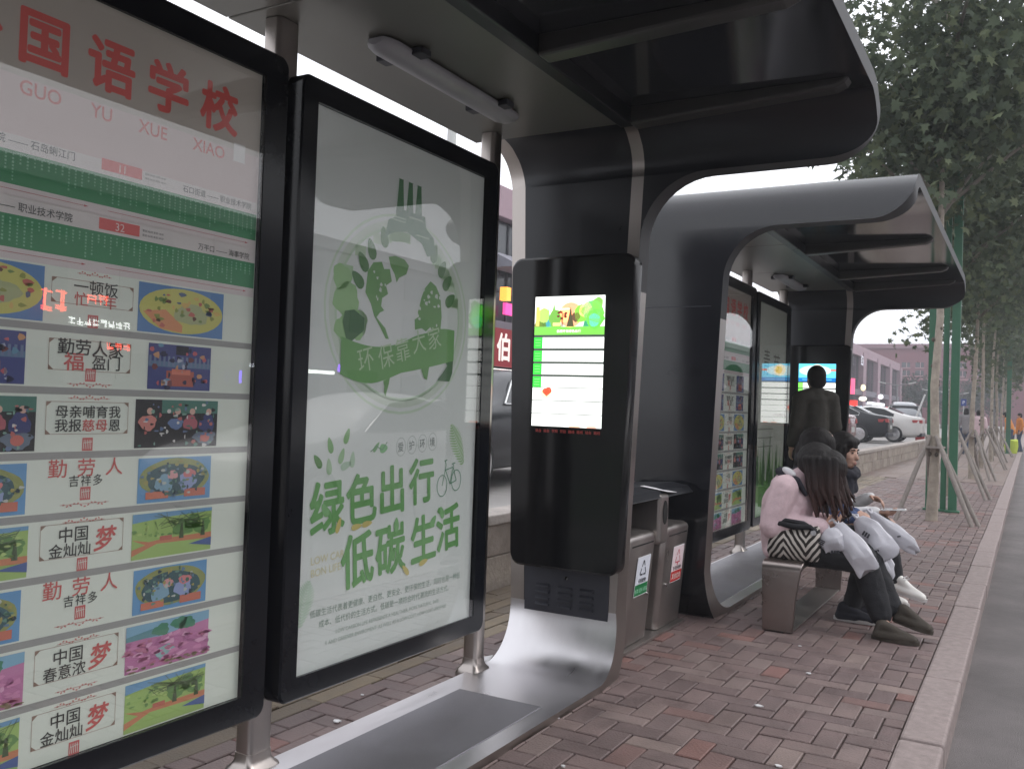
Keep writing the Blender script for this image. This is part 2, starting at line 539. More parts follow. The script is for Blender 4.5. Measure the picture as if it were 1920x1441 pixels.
# ================================================================ BUS SHELTERS
# y is measured from the outer face of the near end wall; y1 is the world y of that face
LEN, TH = 4.58, .12
ZF, ZT = .03, 2.625
def shelter_shell(y0, root):
    rb, rt = .26, .29
    rows = []          # (inner(y,z), outer(y,z), xl, xs, xf, kind)
    yi = LEN - TH
    xwl = lambda z: -2.215 - .035 * z
    xwr = lambda z: -1.67 + .035 * z
    for y in (LEN / 2, LEN / 2 + .7, LEN / 2 + 1.4, yi - rb):
        rows.append(((y, ZF), (y, ZF - TH), -2.20, -1.61, -1.61, 'floor'))
    n = 12
    for k in range(1, n + 1):
        a = -PI / 2 + PI / 2 * k / n
        f = k / n
        rows.append(((yi - rb + rb * math.cos(a), ZF + rb + rb * math.sin(a)), (yi - rb + (rb + TH) * math.cos(a), ZF + rb + (rb + TH) * math.sin(a)),
                     -2.20 + f * (xwl(ZF + rb) + 2.20), -1.61 + f * (xwr(ZF + rb) + 1.61), None, 'bend'))
    r1, r2, x2 = .30, .22, -.565
    zc = ZT - rt
    zs = [.36, .6, 1.0, 1.4, 1.8, zc - r1] + [zc - r1 + r1 * math.sin(PI / 2 * k / 10) for k in range(1, 11)]
    for z in zs:
        xw = xwr(z)
        xf = xw
        if z > zc - r1 + 1e-6:
            xf = xw + r1 - math.sqrt(max(0, r1 * r1 - (z - (zc - r1)) ** 2))
        rows.append(((yi, z), (LEN, z), xwl(z), xw, xf, 'wall'))
    zq = zc + .0008
    arc = rt * PI / 2
    ts = [0] + [min(1, (r2 * (1 - math.cos(PI / 2 * k / 10))) / arc * 1.02) for k in range(1, 11)] + [.7, .8, .9, 1.0]
    ts = sorted(set(ts))
    for t in ts:
        a = PI / 2 * t
        s_ = t * arc
        xf = x2 - r2 + math.sqrt(max(0, r2 * r2 - (r2 - s_) ** 2)) if s_ < r2 else x2
        th = TH + (.07 - TH) * t
        cy, cz = LEN - rt, zc + (.0008 if t == 0 else 0)
        rows.append(((cy + (rt - th) * math.cos(a), cz + (rt - th) * math.sin(a)), (cy + rt * math.cos(a), cz + rt * math.sin(a)),
                     xwl(zc) + t * (-2.35 - xwl(zc)), xwr(zc), xf, 'arc'))
    for y in (LEN / 2 + 1.2, LEN / 2 + .6, LEN / 2):
        rows.append(((y, ZT - .07), (y, ZT), -2.35, xwr(zc), x2, 'roof'))
    full = rows[:] + [((LEN - i[0], i[1]), (LEN - o[0], o[1]), xl, xs, xf, kd) for i, o, xl, xs, xf, kd in reversed(rows[1:-1])]
    g = MB()
    V = []
    for i, o, xl, xs, xf, kd in full:
        xf = xs if xf is None else xf
        xf = max(xf, xs + .0008)
        cols = [xl, xl + .075, xs - .06, xs, xf]
        V.append([(x, y0 + i[0], i[1]) for x in cols] + [(x, y0 + o[0], o[1]) for x in cols])
    N = len(full)
    vs = [p for r in V for p in r]
    fs, ms = [], []
    for a in range(N):
        b = (a + 1) % N
        ka, kb = full[a][5], full[b][5]
        za = max(full[a][0][1], full[b][0][1])
        low = (ka in ('floor', 'bend') and kb in ('floor', 'bend'))
        top = 'roof' in (ka, kb)
        A, B = a * 10, b * 10
        for c in range(4):
            fs.append((A + c, A + c + 1, B + c + 1, B + c))
            if low: m = 2
            elif top: m = 3
            elif c in (0, 2): m = 1
            else: m = 4
            ms.append(m)
            fs.append((A + 5 + c, B + 5 + c, B + 6 + c, A + 6 + c)); ms.append(0)
        edge = 1 if (ka in ('floor', 'bend', 'wall') and kb in ('floor', 'bend', 'wall') and za < 2.0) else 5
        fs.append((A + 4, A + 9, B + 9, B + 4)); ms.append(edge)
        fs.append((A, B, B + 5, A + 5)); ms.append(edge)
    g.v, g.f, g.m, g.c = vs, fs, ms, [(1, 1, 1)] * len(fs)
    return g.build('shell', [M['slate'], M['steel'], M['steel_floor'], M['roof_in'], M['dark_in'], M['rimdark']], root, smooth=40)

def rrect(u0, v0, u1, v1, r, n=6):
    pts = []
    for cx, cy, a0 in ((u1 - r, v0 + r, -PI / 2), (u1 - r, v1 - r, 0), (u0 + r, v1 - r, PI / 2), (u0 + r, v0 + r, PI)):
        for k in range(n + 1):
            a = a0 + PI / 2 * k / n
            pts.append((cx + r * math.cos(a), cy + r * math.sin(a)))
    return pts

def panel_frame(y0, y1, z0, z1, py0, py1, pz0, pz1, root, name):
    # a shallow light box: outer casing with rounded corners and a window cut in its face
    X0, X1 = -2.165, -2.095
    g = MB()
    outer = rrect(y0, z0, y1, z1, .035)
    inner = rrect(py0, pz0, py1, pz1, .002)
    n = len(outer)
    vs = [(X0, a, b) for a, b in outer] + [(X1 - .006, a, b) for a, b in outer] + \
         [(X1, a + (.006 if a < (y0 + y1) / 2 else -.006), b + (.006 if b < (z0 + z1) / 2 else -.006)) for a, b in outer] + \
         [(X1, a, b) for a, b in inner] + [(X1 - .012, a, b) for a, b in inner]
    fs = [tuple(range(n - 1, -1, -1))]
    for k in range(4):
        for i in range(n):
            j = (i + 1) % n
            fs.append((k * n + i, k * n + j, (k + 1) * n + j, (k + 1) * n + i))
    g.add(vs, fs)
    fr = g.build(name, M['frame'], root, smooth=35)
    gl = MB()
    gl.box((X1 - .004, (py0 + py1) / 2, (pz0 + pz1) / 2), (.003, py1 - py0 + .004, pz1 - pz0 + .004))
    gl.build('pane', M['glass'], fr)
    return fr

INK = lin(58, 62, 58); REDINK = lin(205, 62, 52); PAPER = lin(226, 236, 222); GREY = lin(150, 152, 148)
def paint(pl, kind, u0, v0, u1, v1):
    W, H = u1 - u0, v1 - v0
    U = lambda a: u0 + a * W
    Vv = lambda b: v0 + b * H
    cu, cv = U(.5), Vv(.5)
    rnd = random.uniform
    if kind == 'field':
        pl.rect(u0, v0, u1, v1, lin(70, 130, 190), 2)
        pl.ell(cu, cv, W * .49, H * .47, lin(206, 204, 90), 3, 28)
        pl.ell(cu + W * .1, cv - H * .05, W * .2, H * .22, lin(176, 186, 130), 4, wob=.1)
        pl.poly([(U(.05), Vv(.42)), (U(.3), Vv(.5)), (U(.5), Vv(.2)), (U(.5), Vv(.05)), (U(.25), Vv(.1))], lin(222, 140, 70), 4)
        for k in range(38):
            a, r = rnd(0, 6.28), math.sqrt(random.random()) * .42
            pl.ell(U(.5 + r * math.cos(a)), Vv(.5 + r * math.sin(a)), rnd(.004, .014), rnd(.003, .008), random.choice([lin(110, 70, 50), lin(120, 150, 70), lin(90, 110, 140), lin(220, 180, 80), lin(200, 90, 70), lin(150, 160, 60)]), 5, 7, wob=.2)
    elif kind == 'village':
        pl.rect(u0, v0, u1, v1, lin(58, 70, 138), 2)
        pl.rect(U(0), Vv(.5), U(1), Vv(.62), lin(92, 128, 160), 3)
        for k in range(14): pl.rect(U(k / 14 + .01), Vv(.52), U(k / 14 + .045), Vv(.74), lin(110, 130, 165), 4)
        pl.rect(U(.28), Vv(.08), U(.72), Vv(.42), lin(178, 74, 46), 4)
        pl.rect(U(.36), Vv(.34), U(.66), Vv(.46), lin(220, 110, 70), 5)
        pl.rect(U(.42), Vv(.78), U(.62), Vv(.98), lin(36, 38, 52), 4)
        for k in range(34):
            pl.ell(U(rnd(.03, .97)), Vv(rnd(.03, .97)), rnd(.004, .012), rnd(.004, .010), random.choice([lin(200, 80, 90), lin(90, 150, 180), lin(210, 150, 90), lin(40, 44, 80), lin(120, 60, 60), lin(180, 190, 210)]), 5, 6, wob=.2)
    elif kind == 'people':
        pl.rect(u0, v0, u1, v1, lin(34, 38, 40), 2)
        pl.rect(U(.3), Vv(.72), U(1), Vv(1), lin(62, 128, 110), 3)
        pl.ell(U(.86), Vv(.5), W * .1, H * .2, lin(40, 56, 120), 4, wob=.1); pl.ell(U(.65), Vv(.52), W * .09, H * .16, lin(176, 76, 90), 4, wob=.1)
        pl.ell(U(.47), Vv(.5), W * .09, H * .12, lin(86, 120, 170), 4, wob=.1); pl.ell(U(.14), Vv(.52), W * .1, H * .16, lin(210, 120, 104), 4, wob=.1)
        pl.ell(U(.84), Vv(.2), W * .14, H * .15, lin(100, 120, 140), 4, wob=.15); pl.ell(U(.84), Vv(.2), W * .06, H * .1, lin(206, 90, 70), 5)
        for a in (.14, .47, .65, .86): pl.ell(U(a + .02), Vv(.76), W * .035, H * .07, lin(214, 170, 150), 5)
        for k in range(70):
            pl.ell(U(rnd(.03, .97)), Vv(rnd(.03, .97)), rnd(.002, .010), rnd(.002, .007), random.choice([lin(220, 220, 215), lin(30, 32, 34), lin(60, 130, 110), lin(190, 90, 80), lin(90, 120, 160), lin(120, 170, 150)]), 6, 6, wob=.2)
    elif kind == 'garland':
        pl.rect(u0, v0, u1, v1, lin(72, 150, 205), 2)
        pl.ell(cu, cv + H * .04, W * .48, H * .44, lin(150, 160, 80), 3, 28, wob=.02)
        pl.ell(cu, cv, W * .40, H * .36, lin(52, 96, 104), 4, 28, wob=.03)
        pl.rect(U(.1), Vv(.08), U(.4), Vv(.24), lin(212, 106, 60), 6); pl.rect(U(.62), Vv(.08), U(.92), Vv(.26), lin(204, 98, 60), 6)
        pl.ell(U(.34), Vv(.42), W * .12, H * .2, lin(120, 170, 195), 6, wob=.12); pl.ell(U(.66), Vv(.44), W * .12, H * .2, lin(140, 160, 210), 6, wob=.12)
        pl.ell(U(.45), Vv(.6), W * .07, H * .1, lin(220, 150, 150), 7, wob=.1); pl.ell(U(.68), Vv(.62), W * .09, H * .1, lin(216, 110, 110), 7, wob=.1)
        for k in range(60):
            a, r = rnd(0, 6.28), math.sqrt(random.random()) * .46
            pl.ell(U(.5 + r * math.cos(a)), Vv(.52 + r * .9 * math.sin(a)), rnd(.003, .009), rnd(.003, .007), random.choice([lin(40, 70, 84), lin(100, 150, 130), lin(190, 200, 190), lin(170, 160, 70), lin(90, 130, 160), lin(60, 110, 90)]), 8, 6, wob=.2)
    elif kind == 'meadow':
        pl.rect(u0, v0, u1, v1, lin(158, 196, 92), 2)
        pl.poly([(u0, Vv(.8)), (U(.4), Vv(.88)), (u1, Vv(.92)), (u1, v1), (u0, v1)], lin(92, 156, 200), 3)
        pl.poly([(u0, Vv(.08)), (U(.3), Vv(.3)), (u1, Vv(.28)), (u1, Vv(.42)), (U(.4), Vv(.4)), (U(.2), Vv(.36)), (u0, Vv(.44)), (U(.16), Vv(.3)), (u0, Vv(.22))], lin(206, 122, 66), 3)
        pl.poly([(U(.7), Vv(.2)), (u1, Vv(.3)), (u1, Vv(.1))], lin(56, 92, 160), 4)
        pl.rect(U(.33), Vv(.36), U(.48), Vv(.46), lin(196, 92, 66), 4)
        for a, b, s_ in ((.62, .6, .13), (.85, .6, .125), (.76, .7, .12)): pl.ell(U(a), Vv(b), W * s_, H * s_ * 1.4, lin(98, 150, 70), 4, wob=.14)
        for a in (.6, .88): pl.poly([(U(a - .03), Vv(.36)), (U(a + .03), Vv(.36)), (U(a + .012), Vv(.7)), (U(a - .012), Vv(.7))], lin(74, 96, 60), 5)
        for k in range(26): pl.line([(U(rnd(.3, .9)), Vv(rnd(.6, .75))), (U(rnd(.2, 1)), Vv(rnd(.75, 1)))], .0015, lin(96, 120, 80), 6)
        for k in range(30): pl.ell(U(rnd(.02, .98)), Vv(rnd(.45, .8)), rnd(.003, .01), rnd(.002, .006), random.choice([lin(178, 208, 110), lin(130, 176, 80), lin(110, 160, 76)]), 5, 7, wob=.2)
    elif kind == 'blossom':
        pl.rect(u0, v0, u1, v1, lin(196, 110, 166), 2)
        pl.poly([(u0, Vv(.72)), (U(.4), Vv(.66)), (u1, Vv(.8)), (u1, v1), (u0, v1)], lin(120, 178, 208), 3)
        pl.poly([(u0, Vv(.78)), (U(.3), Vv(.86)), (U(.5), Vv(.7)), (u0, Vv(.68))], lin(84, 150, 160), 4)
        for a, b in ((.4, .8), (.62, .86), (.72, .82)): pl.ell(U(a), Vv(b), W * .1, H * .13, lin(52, 140, 104), 5, wob=.15)
        pl.poly([(U(.3), Vv(.36)), (U(.5), Vv(.46)), (U(.6), Vv(.3)), (U(.4), Vv(.14))], lin(140, 190, 190), 5)
        for k in range(60): pl.ell(U(rnd(.02, .98)), Vv(rnd(.05, .66)), rnd(.008, .024), rnd(.003, .008), random.choice([lin(214, 128, 180), lin(176, 90, 150), lin(226, 160, 200), lin(190, 100, 140)]), 6, 7, wob=.2, rot=rnd(-.3, .3))
        for k in range(20): pl.ell(U(rnd(.02, .98)), Vv(rnd(.02, .12)), rnd(.006, .016), .003, lin(140, 120, 90), 7, 6)

def ornament(pl, u, v, wd, s=1):
    c = lin(206, 120, 110)
    for k in range(-6, 7):
        pl.ell(u + k * wd / 14, v + s * .004 * math.cos(k * 1.3) + .003 * s * (6 - abs(k)) / 6, wd / 34, .0022, c, 2, 6, rot=.6 * math.sin(k * 2.1))
    pl.line([(u - wd / 2, v), (u + wd / 2, v)], .0012, c, 2)
def seal(pl, u, v, s=.034):
    pl.rect(u - s / 2, v - s * .56, u + s / 2, v + s * .56, lin(206, 66, 62), 2)
    for k in range(5):
        pl.line([(u - s * .4 + k * s * .18, v - s * .42), (u - s * .34 + k * s * .16, v + s * .4)], .0016, PAPER, 3)
    pl.line([(u - s * .4, v + .004), (u + s * .4, v + .006)], .0016, PAPER, 3)
def cornerbox(pl, u0, v0, u1, v1):
    c = lin(150, 120, 100)
    for a in ((u0, v0, u1, v0), (u1, v0, u1, v1), (u1, v1, u0, v1), (u0, v1, u0, v0)):
        pl.line([(a[0], a[1]), (a[2], a[3])], .0013, lin(170, 140, 122), 2)
    for a, b, sx, sy in ((u0, v0, 1, 1), (u1, v0, -1, 1), (u1, v1, -1, -1), (u0, v1, 1, -1)):
        pl.poly([(a, b), (a + sx * .014, b), (a, b + sy * .012)], c, 3)

def timetable_print(dy, parent, alt=False):
    X = -2.121
    pl = Plane((X, dy, 0), (0, 1, 0), (0, 0, 1))
    pl.rect(.945, .312, 2.056, 2.256, PAPER, 0)
    HEAD = lin(198, 190, 178)
    pl.rect(.946, 1.86, 2.055, 2.255, HEAD, 1)
    for ch, u in (('外', 1.085), ('国', 1.262), ('语', 1.450), ('学', 1.632), ('校', 1.816)):
        pl.text(ch, u, 2.046, .146, lin(226, 58, 44), 3, bold=.030)
    for ws, u in (('WAI', 1.09), ('GUO', 1.275), ('YU', 1.467), ('XUE', 1.612), ('XIAO', 1.796)):
        pl.text(ws, u, 1.955, .050, lin(214, 92, 78), 3, bold=.014, sx=.98)
    pl.rect(.946, 1.852, 2.055, 1.995, lin(214, 194, 190), 2)
    if not alt: pl.rect(1.949, 1.960, 1.995, 2.016, lin(235, 235, 232), 4)
    GR = lin(34, 142, 84)
    LT = lin(120, 192, 150)
    for (g0, g1, red0, num, tl, tr) in ((1.733, 1.814, 1.826, '11', '职业技术学院 —— 石岛蜊江门', '石口街道 —— 职业技术学院'), (1.583, 1.662, 1.670, '32', '车站 —— 职业技术学院', '万平口 —— 海事学院')):
        pl.rect(.947, g0, 2.054, g1, GR, 1)
        pl.rect(.947, g1, 2.054, g1 + .045, lin(222, 216, 212), 1)
        pl.rect(.947, g0 - .028, 2.054, g0, lin(222, 212, 210), 1)
        pl.rect(1.505, red0, 1.629, red0 + .030, lin(222, 62, 54), 3)
        pl.text(num, 1.567, red0 + .0035, .030, lin(240, 226, 220), 4, align='CENTER')
        pl.text(tl, 1.43, red0 + .003, .024, INK, 3, align='RIGHT', bold=.004)
        pl.text(tr, 2.03, red0 + .001, .021, INK, 3, align='RIGHT', bold=.004)
        for k in range(2): pl.text('首班 06:00 末班 18:30', 1.638, red0 + .017 - k * .012, .0075, INK, 3)
        for u in (.98, 1.53):
            pl.line([(u, g0 - .012), (u + .48, g0 - .012)], .0012, lin(190, 70, 70), 3)
            pl.poly([(u + .48, g0 - .009), (u + .492, g0 - .012), (u + .48, g0 - .015)], lin(190, 70, 70), 3)
        u = .96
        while u < 2.04:
            nchar = random.randint(3, 8)
            t = g1 - .008
            for k in range(nchar):
                s_ = random.uniform(.0035, .0055)
                pl.rect(u - s_ / 2, t - s_, u + s_ / 2, t, LT, 2); t -= .0085
            u += .0182
    # rows of folk pictures and slogans
    divs = [1.575, 1.410, 1.253, 1.090, .937, .783, .631, .473, .312]
    for d in divs[1:-1]:
        pl.rect(.946, d - .018, 2.055, d, lin(160, 162, 158), 1)
    kinds = ['field', 'village', 'people', 'garland', 'meadow', 'garland', 'blossom', 'meadow']
    if alt: kinds = ['village', 'village', 'field', 'people', 'people', 'field', 'meadow', 'blossom']
    for k, kd in enumerate(kinds):
        t, b = divs[k] - .021, divs[k + 1] + .004
        hw = {'field': .150, 'village': .110, 'people': .144, 'garland': .127, 'meadow': .138, 'blossom': .143}[kd]
        for c in (1.785, 1.212):
            paint(pl, kd, c - hw, b, c + hw, t - .004)
        c, m = 1.50, (t + b) / 2
        if kd in ('field', 'village', 'people', 'meadow', 'blossom'):
            hb = {'field': .030, 'village': .038, 'people': .040}.get(kd, .042)
            cornerbox(pl, c - .118, m - hb + .012, c + .118, m + hb + .014)
        if kd == 'field':
            pl.text('一顿饭', c + .006, m + .014, .040, INK, 3, .008, 'CENTER', sx=1.1); pl.text('忙一年', c + .006, m - .018, .038, REDINK, 3, .006, 'CENTER', sx=1.1)
            seal(pl, c, b + .012, .030); ornament(pl, c, t - .008, .1)
        elif kd == 'village':
            pl.text('勤劳人家', c, m + .018, .043, INK, 3, .012, 'CENTER', sx=1.12)
            pl.text('福', c - .048, m - .022, .050, REDINK, 3, .012, 'CENTER', sx=1.2); pl.text('盈门', c + .045, m - .018, .042, INK, 3, .008, 'CENTER', sx=1.05)
            seal(pl, c, b + .030, .030); ornament(pl, c, b + .006, .13, -1)
        elif kd == 'people':
            pl.text('母亲哺育我', c, m + .016, .034, INK, 3, .012, 'CENTER', sx=1.12)
            pl.text('我报', c - .057, m - .019, .034, INK, 3, .012, 'CENTER', sx=1.12); pl.text('慈母', c + .019, m - .019, .034, REDINK, 3, .012, 'CENTER', sx=1.12); pl.text('恩', c + .077, m - .019, .034, INK, 3, .012, 'CENTER', sx=1.12)
            seal(pl, c, b + .014, .030); ornament(pl, c, t - .006, .12)
        elif kd == 'garland':
            for ch, q in (('勤', -.080), ('劳', 0), ('人', .082)): pl.text(ch, c + q, b + .088, .050, REDINK, 3, .006, 'CENTER', sx=1.1)
            pl.text('吉祥多', c, b + .062, .031, INK, 3, .008, 'CENTER', gap=1.2, sx=1.0)
            seal(pl, c, b + .040, .030); ornament(pl, c, b + .014, .14, -1)
        else:
            pl.text('中国', c - .028, m + .012, .042, INK, 3, .01, 'CENTER', sx=1.05)
            pl.text('金灿灿' if kd == 'meadow' else '春意浓', c - .036, m - .026, .038, INK, 3, .01, 'CENTER', sx=1.05)
            pl.text('梦', c + .058, m - .018, .068, REDINK, 3, .02, 'CENTER', slant=.25, sx=.9)
            ornament(pl, c, t - .006, .12)
            if kd == 'meadow': seal(pl, c, b + .012, .030)
            else: ornament(pl, c, b + .006, .12, -1)
    return pl.mb.build('print', M['print'], parent, recalc=False)

G1, G2, G3 = lin(112, 176, 92), lin(88, 150, 70), lin(66, 118, 68)
def leafshape(pl, u, v, L, wd, rot, col, l):
    pts = []
    for k in range(14):
        t = 2 * PI * k / 14
        x = L / 2 * math.cos(t); y = wd / 2 * math.sin(t) * (1 - .35 * math.cos(t))
        pts.append((u + x * math.cos(rot) - y * math.sin(rot), v + x * math.sin(rot) + y * math.cos(rot)))
    pl.poly(pts, col, l)
def fern(pl, u, v, L, rot, col):
    for k in range(16):
        t = k / 15
        x, y = u + L * t * math.cos(rot), v + L * t * math.sin(rot)
        s_ = .05 * math.sin(PI * (.12 + .85 * t)) + .006
        for sg in (-1, 1):
            a = rot + sg * 1.0
            leafshape(pl, x + s_ / 2 * math.cos(a), y + s_ / 2 * math.sin(a), s_, .007, a, col, 2)
    pl.line([(u, v), (u + L * math.cos(rot), v + L * math.sin(rot))], .002, col, 2)

def poster_print(dy, parent):
    X = -2.121
    pl = Plane((X, dy, 0), (0, 1, 0), (0, 0, 1))
    BGc = lin(222, 230, 226)
    pl.rect(2.286, .312, 3.396, 2.246, BGc, 0)
    # faint rings and shapes behind the globe
    for a, b, wd, c in ((.43, .36, .03, lin(206, 222, 204)), (.40, .335, .012, lin(190, 218, 186)), (.455, .385, .010, lin(200, 224, 196))):
        pl.ring(2.835, 1.58, a, b, wd, c, 1, 40)
    for k in range(22):
        a = random.uniform(.2, 3.6)
        pl.rect(2.835 + .37 * math.cos(a) - .03, 1.58 + .3 * math.sin(a) - .02, 2.835 + .37 * math.cos(a) + .03, 1.58 + .3 * math.sin(a) + .02, random.choice([lin(184, 214, 176), lin(198, 220, 192), lin(170, 208, 160)]), 1)
    for a, b, q in ((2.50, 1.60, .07), (2.47, 1.68, .05), (2.56, 1.52, .06), (2.49, 1.50, .05)): pl.ell(a, b, q, q * .9, lin(150, 200, 130), 2, wob=.1)
    pl.ell(2.835, 1.60, .265, .262, lin(226, 232, 230), 2, 40)
    # leaves round the globe
    for u, v, r in ((2.627, 1.803, 2.0), (2.582, 1.749, 2.25), (2.555, 1.681, 2.5), (3.091, 1.796, 1.0), (3.131, 1.744, .8), (3.157, 1.674, .65), (2.70, 1.86, 1.85), (3.03, 1.85, 1.25)):
        leafshape(pl, u, v, .082, .046, r, lin(86, 140, 78), 4)
    # factory and chimneys
    DG = lin(86, 138, 96)
    pl.poly([(2.70, 1.86), (2.72, 1.93), (2.765, 1.95), (2.765, 1.985), (2.955, 1.985), (2.965, 1.94), (3.02, 1.91), (3.035, 1.85), (2.98, 1.83), (2.94, 1.875), (2.84, 1.905), (2.76, 1.89)], DG, 5)
    for u in (2.791, 2.852, 2.910):
        pl.poly([(u - .024, 1.97), (u + .024, 1.97), (u + .013, 2.096), (u + .017, 2.10), (u - .017, 2.10), (u - .013, 2.096)], DG, 5)
    for a, b in ((2.74, 1.935), (2.74, 1.947), (2.85, 1.962), (2.90, 1.90)):
        for k in range(7): pl.rect(a + k * .013, b, a + k * .013 + .007, b + .006, lin(190, 214, 188), 6)
    # continents
    CT = lin(104, 166, 84)
    pl.poly([(2.60, 1.64), (2.61, 1.72), (2.64, 1.755), (2.69, 1.765), (2.705, 1.74), (2.74, 1.745), (2.755, 1.70), (2.72, 1.68), (2.735, 1.65), (2.70, 1.63), (2.695, 1.60), (2.715, 1.585), (2.69, 1.575), (2.67, 1.555), (2.70, 1.535), (2.725, 1.52), (2.75, 1.48), (2.73, 1.48), (2.69, 1.525), (2.655, 1.56), (2.635, 1.60)], CT, 4)
    pl.poly([(2.73, 1.79), (2.77, 1.80), (2.83, 1.795), (2.86, 1.775), (2.845, 1.74), (2.80, 1.72), (2.785, 1.70), (2.77, 1.73), (2.745, 1.755)], CT, 4)
    pl.poly([(2.93, 1.60), (2.95, 1.66), (2.97, 1.70), (3.01, 1.735), (3.05, 1.72), (3.085, 1.68), (3.098, 1.60), (3.09, 1.52), (3.04, 1.53), (3.02, 1.55), (2.99, 1.53), (2.96, 1.54), (2.915, 1.53), (2.91, 1.57), (2.94, 1.585)], CT, 4)
    for k in range(16):
        pl.ell(random.uniform(2.93, 3.08), random.uniform(1.55, 1.70), random.uniform(.004, .012), random.uniform(.004, .01), lin(218, 228, 220), 5, 7, wob=.25)
    for k in range(9):
        pl.ell(random.uniform(2.64, 2.72), random.uniform(1.60, 1.74), random.uniform(.004, .010), random.uniform(.004, .008), lin(218, 228, 220), 5, 7, wob=.25)
    pl.poly([(2.725, 1.32), (2.765, 1.335), (2.76, 1.31), (2.75, 1.285), (2.742, 1.262), (2.732, 1.275), (2.733, 1.30)], CT, 4)
    pl.poly([(2.955, 1.41), (3.03, 1.43), (3.02, 1.38), (3.01, 1.335), (2.99, 1.34), (2.97, 1.37)], CT, 4)
    pl.poly([(2.51, 1.44), (2.60, 1.50), (2.60, 1.545), (2.54, 1.57), (2.49, 1.56), (2.48, 1.52)], G3, 5)
    # ribbon banner
    top, bot = [], []
    for k in range(21):
        t = k / 20
        u = 2.475 + t * .72
        top.append((u, 1.468 - .030 * math.sin(PI * min(1, t * 1.6)) + .115 * (t ** 2.2) * (1 - .28 * max(0, t - .86) / .14)))
        bot.append((u, 1.335 - .035 * math.sin(PI * min(1, t * 2)) * (1 - t) + .128 * max(0, t - .25) ** 1.3))
    for k in range(20):
        pl.poly([bot[k], bot[k + 1], top[k + 1], top[k]], lin(104, 172, 84), 7)
    pl.poly([(3.08, 1.335), (3.17, 1.335), (3.19, 1.37), (3.195, 1.46), (3.12, 1.43), (3.15, 1.40), (3.12, 1.37)], G3, 6)
    for ch, u, v in (('环', 2.624, 1.400), ('保', 2.742, 1.419), ('靠', 2.844, 1.450), ('大', 2.950, 1.490), ('家', 3.055, 1.512)):
        pl.text(ch, u, v - .040, .098, lin(186, 214, 172), 9, -.008, 'CENTER', rot=.26)
    # scattered leaves, birds and ferns
    for u, v, r, c in ((2.442, 1.084, 1.9, G1), (2.381, 1.030, 2.3, G2), (2.53, 1.115, 1.2, G1), (2.505, 1.045, 1.2, lin(150, 196, 140)), (2.44, 1.01, 1.7, lin(170, 206, 164)), (2.53, 1.01, .3, lin(176, 206, 180)), (2.565, 1.03, 1.5, lin(180, 212, 180))):
        leafshape(pl, u, v, .060, .028, r, c, 2)
    leafshape(pl, 2.70, 1.072, .05, .018, .8, lin(120, 180, 116), 2); leafshape(pl, 2.745, 1.066, .05, .034, .1, lin(126, 196, 128), 2)
    pl.line([(2.665, 1.055), (2.70, 1.075), (2.735, 1.06)], .004, lin(110, 160, 120), 3); pl.line([(2.735, 1.06), (2.765, 1.09)], .004, lin(110, 160, 120), 3)
    for ch, u, v in (('爱', 2.853, 1.069), ('护', 2.925, 1.075), ('环', 2.997, 1.080), ('境', 3.067, 1.085)):
        pl.ring(u, v, .031, .036, .0018, lin(150, 170, 160), 2)
        pl.text(ch, u, v - .016, .040, lin(96, 116, 108), 2, 0, 'CENTER', rot=.1)
    fern(pl, 3.30, .985, .19, 2.1, lin(160, 204, 140))
    fern(pl, 2.318, .475, .15, 1.3, lin(186, 214, 190))
    # headline
    HL = lin(98, 170, 84)
    YL = lin(206, 190, 92)
    for ch, u, v, s_ in (('绿', 2.352, .785, .200), ('色', 2.540, .805, .195), ('出', 2.722, .826, .195), ('行', 2.918, .852, .192)):
        pl.text(ch, u, v, s_, HL, 4, .026, rot=.07, sx=.92)
    for ch, u, v, s_ in (('低', 2.527, .580, .205), ('碳', 2.722, .595, .205), ('生', 2.940, .612, .20), ('活', 3.118, .640, .20)):
        pl.text(ch, u, v, s_, HL, 4, .026, rot=.08, sx=.92)
    for a in ((2.50, .80, 1.2), (2.60, .785, .1), (2.66, .79, .1), (2.91, .585, 2.4), (3.03, .600, .2)):
        leafshape(pl, a[0], a[1], .06, .022, a[2], YL, 6)
    for a in ((2.425, .86, 2.2), (3.15, .79, 2.0), (3.09, .76, .9), (2.84, .77, 1.6)):
        leafshape(pl, a[0], a[1], .055, .030, a[2], lin(120, 186, 110), 6)
    pl.text('LOW CAR', 2.364, .676, .038, lin(222, 216, 168), 3, .004, rot=.05)
    pl.text('BON LIFE', 2.366, .634, .038, lin(222, 216, 168), 3, .004, rot=.05)
    # bicycle
    BC = lin(96, 160, 124)
    for u, v in ((3.146, .900), (3.252, .918)): pl.ring(u, v, .038, .046, .004, BC, 4)
    bk = [((3.146, .90), (3.172, .985)), ((3.172, .985), (3.165, 1.003)), ((3.158, 1.003), (3.178, 1.006)), ((3.168, .965), (3.225, .975)), ((3.168, .965), (3.205, .905)), ((3.205, .905), (3.228, .985)), ((3.215, .988), (3.240, .992)), ((3.205, .905), (3.252, .918)), ((3.252, .918), (3.225, .975))]
    for a, b in bk: pl.line([a, b], .0045, BC, 4)
    TX = lin(126, 156, 138)
    pl.text('低碳生活代表着更健康、更自然、更安全、更环保的生活，同时也是一种低', 2.84, .497, .0285, TX, 3, .002, 'CENTER')
    pl.text('成本、低代价的生活方式。低碳是一项符合时代潮流的生活方式。', 2.83, .456, .0285, TX, 3, .002, 'CENTER')
    pl.text('LOW CARBON LIFE REPRESENTS A HEALTHIER, MORE NATURAL, SAFE', 2.83, .418, .0205, lin(158, 178, 166), 3, 0, 'CENTER')
